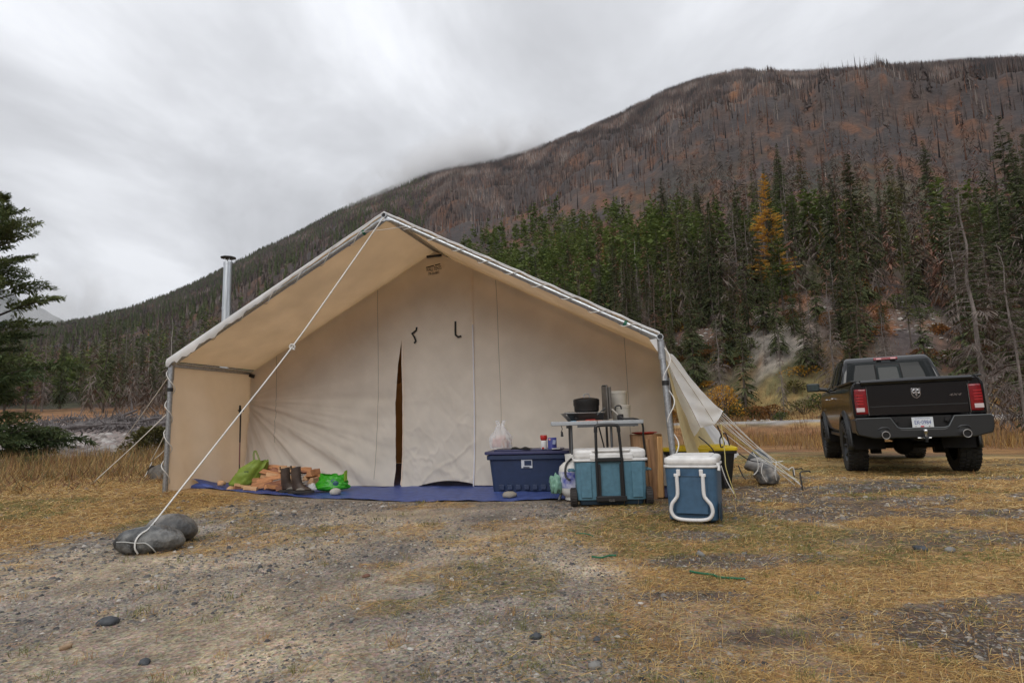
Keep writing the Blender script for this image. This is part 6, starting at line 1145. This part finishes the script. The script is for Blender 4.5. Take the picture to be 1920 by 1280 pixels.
rg = np.random.default_rng(77)
def scatter(n, a0, a1, r0_, r1_, p=1.0):
    a = np.radians(rg.uniform(a0, a1, n)); r = r0_ * (r1_ / r0_) ** (rg.random(n) ** p); return r * np.sin(a), r * np.cos(a), r
spal = np.array([(.62, .41, .15), (.50, .31, .11), (.38, .23, .10), (.70, .54, .26), (.28, .19, .10), (.42, .21, .09)])
def in_tent(x, y): q = x + 1.39; w_ = y - 6.40; lx = .962 * q - .272 * w_; ly = .272 * q + .962 * w_; return (np.abs(lx) < 2.98) & (ly > -.05) & (ly < 5.5)
def on_tarp(x, y): return (y > np.interp(x, [-4.2, -4.0, -3.5, -2.6, -1.2, -.3, .42, 1.75, 1.8], [9, 7.55, 7.3, 6.9, 6.27, 6.06, 6.0, 5.95, 9])) & (x > -4.1) & (x < 1.75)
X, Y, r = scatter(330000, -47, 47, 1.5, 17, .95); g_, d_ = masks(X, Y); ok = (rg.random(len(X)) < g_ ** 1.3 * np.where(X > 0, .8, .95)) & ~in_tent(X, Y) & ~on_tarp(X, Y); X, Y, r = X[ok], Y[ok], r[ok]; n = len(X); print('straw', n)
cols = spal[rg.choice(6, n, p=[.3, .25, .15, .12, .1, .08])] * rg.uniform(.7, 1.2, (n, 1)); gn = (fbm(X * .8, Y * .8, 3, 109) > .60) & (rg.random(n) < .5); cols[gn] = np.array((.16, .17, .05)) * rg.uniform(.7, 1.3, (gn.sum(), 1))
blades('dry_grass', X, Y, rg.uniform(.03, .14, n) * np.clip(r / 5, .75, 1.6), rg.uniform(.0012, .0026, n) * np.clip(r / 2.6, .9, 6), rg.uniform(0, .020, n) * np.clip(r / 5, .6, 1.8), cols, 1)
# stray stems and small tufts on the gravel
X, Y, r = scatter(16000, -47, 47, 1.5, 9); ok = ~on_tarp(X, Y) & (rg.random(len(X)) < .35 + .65 * (X > .3)); X, Y, r = X[ok], Y[ok], r[ok]; n = len(X)
blades('dry_grass', X, Y, rg.uniform(.04, .13, n), rg.uniform(.0012, .0022, n) * np.clip(r / 3, .9, 3), rg.uniform(0, .02, n), spal[rg.choice(6, n)] * rg.uniform(.6, 1.2, (n, 1)), 2)
# tufts
C_ = []
tx, ty, trr = scatter(430, -46, 46, 1.7, 13); tk = rg.random(430) < np.where((tx > -3) & (tx < .2), .55, .9); tx, ty, trr = tx[tk], ty[tk], trr[tk]; ok = ~on_tarp(tx, ty) & ~in_tent(tx, ty); tx, ty, trr = tx[ok], ty[ok], trr[ok]
k = 34; X = np.repeat(tx, k) + rg.normal(0, .035, len(tx) * k) * np.repeat(np.clip(trr / 4, .6, 2), k); Y = np.repeat(ty, k) + rg.normal(0, .035, len(tx) * k) * np.repeat(np.clip(trr / 4, .6, 2), k); n = len(X); gg = np.repeat(rg.random(len(tx)) < .55, k)
cols = np.where(gg[:, None], np.array([(.19, .19, .06)]) * rg.uniform(.6, 1.4, (n, 1)), spal[rg.choice(6, n)] * rg.uniform(.7, 1.2, (n, 1)))
blades('grass_tufts', X, Y, rg.uniform(.02, .06, n), rg.uniform(.0012, .0024, n) * np.clip(np.hypot(X, Y) / 3, .9, 4), rg.uniform(.01, .045, n), cols, 3, up=.6)
# standing dry stems right foreground, left edge and around the coolers
X, Y, r = scatter(2600, 2, 47, 1.6, 10); g_, d_ = masks(X, Y); ok = (rg.random(len(X)) < g_ * .6) & ~in_tent(X, Y) & ~on_tarp(X, Y); X, Y = X[ok], Y[ok]; n = len(X)
blades('standing_stems', X, Y, rg.uniform(.05, .12, n), rg.uniform(.0016, .0026, n) * np.clip(np.hypot(X, Y) / 3, .9, 4), rg.uniform(.03, .12, n), spal[rg.choice(6, n)] * rg.uniform(.7, 1.2, (n, 1)), 4, up=.8)
# tall rank grass on the left before the river bar
X, Y, r = scatter(26000, -48, -27, 9.5, 24); ok = rg.random(len(X)) < sst(.35, .6, fbm(X * .5, Y * .5, 3, 401)) * sst(9.5, 14, r + 2 * vnoise(X * .7, Y * .7, 3)); X, Y, r = X[ok], Y[ok], r[ok]; n = len(X)
cols = np.array([(.38, .24, .09), (.26, .15, .07), (.46, .32, .14), (.17, .16, .07), (.20, .10, .06)])[rg.choice(5, n)] * rg.uniform(.7, 1.2, (n, 1))
blades('tall_dry_grass', X, Y, rg.uniform(.2, .7, n), rg.uniform(.006, .014, n), rg.uniform(.12, .55, n) * np.clip((r - 8) / 8, .3, 1), cols, 5, up=.75)
# rust and gold tall grass beyond the parking meadow on the right
X, Y, r = scatter(60000, 3, 48, 19, 62, 1.0); ok = rg.random(len(X)) < sst(.3, .55, fbm(X * .3, Y * .3, 3, 407)) * (1 - .9 * ((r > 33.5) & (r < 39.5))) * sst(19, 24, r) * (1 - .6 * (r > 46)); X, Y, r = X[ok], Y[ok], r[ok]; n = len(X)
cols = np.where((r > 27)[:, None], np.array([(.26, .13, .05), (.20, .085, .045), (.33, .20, .08), (.13, .09, .05)])[rg.choice(4, n)], np.array([(.42, .27, .09), (.36, .20, .07), (.30, .20, .10), (.24, .13, .06)])[rg.choice(4, n)]) * rg.uniform(.7, 1.25, (n, 1))
blades('tall_dry_grass', X, Y, rg.uniform(.2, .5, n), rg.uniform(.012, .028, n), rg.uniform(.12, .5, n), cols, 6, up=.8)
# gravel: merged octahedral pebbles
m_gr = mat('gravel_stones', (.3, .3, .3), .75, attr='tint', spec=.35, bump=.3, bscale=90)
def pebbles(name, X, Y, s, cols, seed, m=m_gr, sink=.2):
    rg = np.random.default_rng(seed); n = len(X); q = rg.uniform(0, 6.28, n); Z = H(X, Y); base = np.array([(1, 0, 0), (.6, .75, .1), (-.1, 1, 0), (-.75, .6, 0), (-1, -.1, .05), (-.5, -.8, 0), (.2, -1, .05), (.8, -.55, 0), (.35, .25, .75), (-.4, .3, .8), (-.1, -.45, .7)]); 
    J = base[None] * rg.uniform(.75, 1.25, (n, len(base), 1)); ax = rg.uniform(.6, 1.0, n); az_ = rg.uniform(.45, .9, n); x = J[:, :, 0]; y = J[:, :, 1] * ax[:, None]; z = (J[:, :, 2]) * az_[:, None]
    c_, s_ = np.cos(q)[:, None], np.sin(q)[:, None]; V = np.stack([X[:, None] + (x * c_ - y * s_) * s[:, None], Y[:, None] + (x * s_ + y * c_) * s[:, None], Z[:, None] + z * s[:, None] - sink * s[:, None] * .5], 2).reshape(-1, 3)
    T = [(0, 1, 8), (1, 2, 8), (2, 9, 8), (2, 3, 9), (3, 4, 9), (4, 10, 9), (4, 5, 10), (5, 6, 10), (6, 7, 10), (7, 8, 10), (7, 0, 8), (8, 9, 10)]; b = np.arange(n)[:, None] * 11; F = np.concatenate([b + np.array([t]) for t in T], 0)
    return tag(link_mesh(name, np_mesh(name, V, F, m, False, {'tint': np.repeat(cols, 11, 0)})), kind='stuff')
gp = np.array([(.175, .158, .142), (.105, .098, .092), (.27, .24, .205), (.34, .30, .25), (.22, .165, .115), (.055, .052, .052), (.42, .39, .35)])
X, Y, r = scatter(118000, -46, 46, 1.55, 11, 1.15); g_, d_ = masks(X, Y); cl = fbm(X * 1.3, Y * 1.3, 3, 421); ok = (rg.random(len(X)) < (1 - g_ * .75) * sst(.20, .50, cl) ) & ~on_tarp(X, Y) & ~in_tent(X, Y); X, Y, r = X[ok], Y[ok], r[ok]; n = len(X); print('pebbles', n)
s = np.clip(rg.lognormal(-5.25, .5, n), .0025, .020) * np.clip(r / 3.4, .8, 1.9); blades; pebbles('gravel', X, Y, s, gp[rg.choice(7, n, p=[.22, .22, .18, .08, .14, .13, .03])] * rg.uniform(.75, 1.2, (n, 1)), 1)
# river stones and boulders on the bar
X, Y, r = scatter(9000, -48, -22, 19, 40, 1.0); ok = rg.random(len(X)) < sst(.38, .55, fbm(X * .35, Y * .35, 4, 137) * -1 + 1); X, Y, r = X[ok], Y[ok], r[ok]; n = len(X)
pebbles('river_stones', X, Y, np.clip(rg.lognormal(-2.35, .5, n), .04, .38), np.array([(.32, .29, .27), (.25, .22, .20), (.18, .15, .135), (.40, .37, .345)])[rg.choice(4, n)] * rg.uniform(.8, 1.1, (n, 1)), 2)
X, Y, r = scatter(5000, 13, 46, 40, 62); ok = rg.random(len(X)) < .5 * sst(.45, .6, fbm(X * .12, Y * .12, 3, 431)); X, Y = X[ok], Y[ok]; n = len(X); pebbles('scree_stones', X, Y, np.clip(rg.lognormal(-2.1, .5, n), .05, .5), np.array([(.42, .39, .35), (.30, .27, .24)])[rg.choice(2, n)] * rg.uniform(.8, 1.1, (n, 1)), 3)

# driftwood on the bar: single weathered logs plus tangled branches
m_drift = mat('driftwood', (.17, .15, .145), .85, col2=(.09, .08, .08), scale=2, stretch=(5, 5, .6), bump=.5, bscale=12)
for i in range(26):
    u = rnd.uniform(70, 318); y_ = rnd.uniform(34, 50); a = math.atan2((u - 960) / 1100, 1); x = y_ * math.tan(a) * 1.0; z = Hs(x, y_); ln = rnd.uniform(1.5, 5.5); q = rnd.uniform(-.5, .5) + (0 if i % 3 else 1.2); tl_ = rnd.uniform(-.05, .35)
    P = [Vector((math.cos(q) * ln * t, math.sin(q) * ln * t * .6, .15 + ln * t * tl_ * .6 + .12 * math.sin(t * 4 + i))) for t in (0, .3, .6, 1)]
    g = MB().tube(curve_pts(P, 3), [.17 - .012 * k for k in range(10)], 7)
    for k in range(5): b_ = P[1].lerp(P[3], rnd.random()); g.tube([b_, b_ + Vector((rnd.uniform(-.8, .8), rnd.uniform(-.4, .4), rnd.uniform(.1, .9)))], [.045, .015], 5)
    o = g.build('driftwood_log', m_drift, None, 50, loc=(x, y_, z)); tag(o, ('grey driftwood log lying level on the river bar', 'grey driftwood log slanting upward in the jam on the river bar', 'grey driftwood trunk lying crosswise on the river bar')[i % 3], 'driftwood', 'driftwood logs jammed on the river bar, ' + ('level', 'slanting', 'crosswise')[i % 3])
g = MB()
for i in range(420):
    u = rnd.uniform(60, 320); y_ = rnd.uniform(33, 52); x = y_ * (u - 960) / 1100; p = Vector((x, y_, Hs(x, y_))); g.tube([p, p + Vector((rnd.uniform(-.8, .8), rnd.uniform(-.5, .5), rnd.uniform(.05, .8)))], [.05, .015], 4)
tag(g.build('driftwood_branches', m_drift, None, 50), kind='stuff')
# shrubs
def shrub(name, lb, cat, p, w_, h, m, n=900, seed=0, lw=.05, stems=True, grp=None):
    lb = lb + (' ' + describe('S', p[0], p[1], 1).split(' in front ')[-1].split(' upslope ')[-1] if lb.endswith('low shrub on the slope') else '')
    rg = np.random.default_rng(seed); o = empty(name, p, 0, lb, cat, grp); n = int(n); a = rg.uniform(0, 6.28, n); t = rg.random(n) ** .6; rr_ = w_ * np.sqrt(rg.random(n)) * (1 - .55 * t ** 2) * (1 + .35 * np.sin(a * 3 + seed)); P = np.stack([rr_ * np.cos(a), rr_ * np.sin(a), h * t * (1 - .25 * rr_ / w_)], 1); D = np.stack([np.cos(a), np.sin(a), rg.uniform(-.3, 1.2, n)], 1) + rg.normal(0, .4, (n, 3)); ln = rg.uniform(.7, 1.5, n) * lw
    V, F = spray_rows(rg, P, D, ln, ln * .55, .1); link_mesh('leaves', np_mesh('leaves', V, F, m, False, {'tone': np.repeat(rg.random(n), 4)}), o)
    g = MB(); rr_ = random.Random(seed)
    for k in range(14): q = rr_.uniform(0, 6.28); g.tube([(0, 0, -.1), (w_ * .3 * math.cos(q), w_ * .3 * math.sin(q), h * .5), (w_ * .7 * math.cos(q), w_ * .7 * math.sin(q), h * rr_.uniform(.7, 1))], [.03, .018, .006], 4)
    g.build('stems', bark, o)['kind'] = 'stuff'; return o
m_oliv = leaf_mat('olive_shrub', (.09, .09, .03), (.17, .15, .05)); m_rstl = leaf_mat('rust_shrub', (.19, .085, .03), (.30, .16, .05)); m_gsh = leaf_mat('green_shrub', (.05, .075, .02), (.11, .13, .04))
def gp_(u, y_): x = y_ * (u - 960) / 1100 * 1.0; return (x, y_, Hs(x, y_) - .03)
shrub('shrub', 'olive green bushy shrub behind the ropes left of the tent', 'shrub', gp_(292, 20), 1.15, 1.35, m_oliv, 3600, 1, .11); shrub('shrub', 'low yellow green shrub on the edge of the river bar', 'shrub', gp_(172, 17), .45, .55, m_oliv, 900, 2, .07); shrub('shrub', 'small dark olive shrub in the dry grass below the spruce', 'shrub', gp_(60, 13.5), .5, .35, m_oliv, 700, 3, .05); shrub('shrub', 'dark green undergrowth at the foot of the left spruce', 'shrub', gp_(95, 24), .9, 1.0, m_gsh, 1600, 4, .09)
shrub('aspen_shrub', 'shrub with bright yellow autumn leaves at the edge of the forest above the white fly', 'shrub', gp_(1350, 41), 1.5, 2.6, mY, 1300, 5, .13); shrub('aspen_shrub', 'lower golden shrub right of the bright yellow one by the dirt road', 'shrub', gp_(1412, 40.5), 1.5, 1.0, m_rstl, 900, 6, .12); shrub('aspen_shrub', 'slender tree with few yellow leaves behind the right roof slope', 'shrub', gp_(1170, 50), 1.5, 5.0, mY, 300, 7, .16)
shrub('shrub', 'small round green bush beside the dirt road', 'shrub', gp_(1455, 33), .45, .5, m_gsh, 600, 8, .07)
for i in range(120):
    a = rnd.uniform(10, 47); r_ = R0(a) + rnd.uniform(-3, 22); x, y_ = polar(a, r_); k = rnd.choice([0, 0, 1, 1, 1, 2, 2, 2, 3]); m_ = (m_oliv, m_rstl, m_gsh, mY)[k]; shrub('shrub', ('olive', 'rust brown', 'green', 'yellow')[k] + ' low shrub on the slope', 'shrub', (x, y_, Hs(x, y_) - .1), rnd.uniform(.7, 1.8), rnd.uniform(.5, 1.5), m_, 420, 20 + i, .16, grp='low shrubs on the slope, ' + ('olive', 'rust brown', 'green', 'yellow')[k])
# big near spruce at the left border
V, F, T, br = conifer(900, 9.4, 2.45, z0=.03, nb=165, per=13, sl=.22, sw=.26, drp=.16, rise=.46, shape=.66, irregular=.35, fine=11, hang=.3, gap=.10, zj=.6)
sp = empty('spruce_tree', (*[c for c in gp_(-34, 19.5)[:2]], gp_(-34, 19.5)[2]), .4, 'large green spruce with long upswept branches at the left border, nearest tree', 'tree')
print('near spruce quads', len(F)); link_mesh('crown', crown_mesh('crown', V, F, T, leaf_mat('near_spruce_needles', (.055, .085, .035), (.17, .20, .075), .02)), sp); link_mesh('trunk', trunk_mesh('trunk', 9.4, .15, bark, br, 5, 10, .035), sp)

# give look-alikes their own label: order from the left, as seen from the camp
_by = {}
for o in S.objects:
    if o.parent is None and 'label' in o and o.get('category') in ('tree', 'dead tree', 'bare tree', 'shrub', 'stone', 'driftwood', 'firewood'): _by.setdefault(o['label'], []).append(o)
_ord = ['leftmost', 'second', 'third', 'fourth', 'fifth', 'sixth', 'seventh', 'eighth', 'ninth', 'tenth', 'eleventh', 'twelfth', 'thirteenth', 'fourteenth', 'fifteenth', 'sixteenth']
for lb_, L_ in _by.items():
    if len(L_) < 2 or len(L_) > 16: continue
    L_.sort(key=lambda o: math.atan2(o.location.x, o.location.y))
    for k, o in enumerate(L_): o['label'] = lb_ + (', leftmost' if k == 0 else ', rightmost' if k == len(L_) - 1 else ', ' + _ord[k] + ' from left')
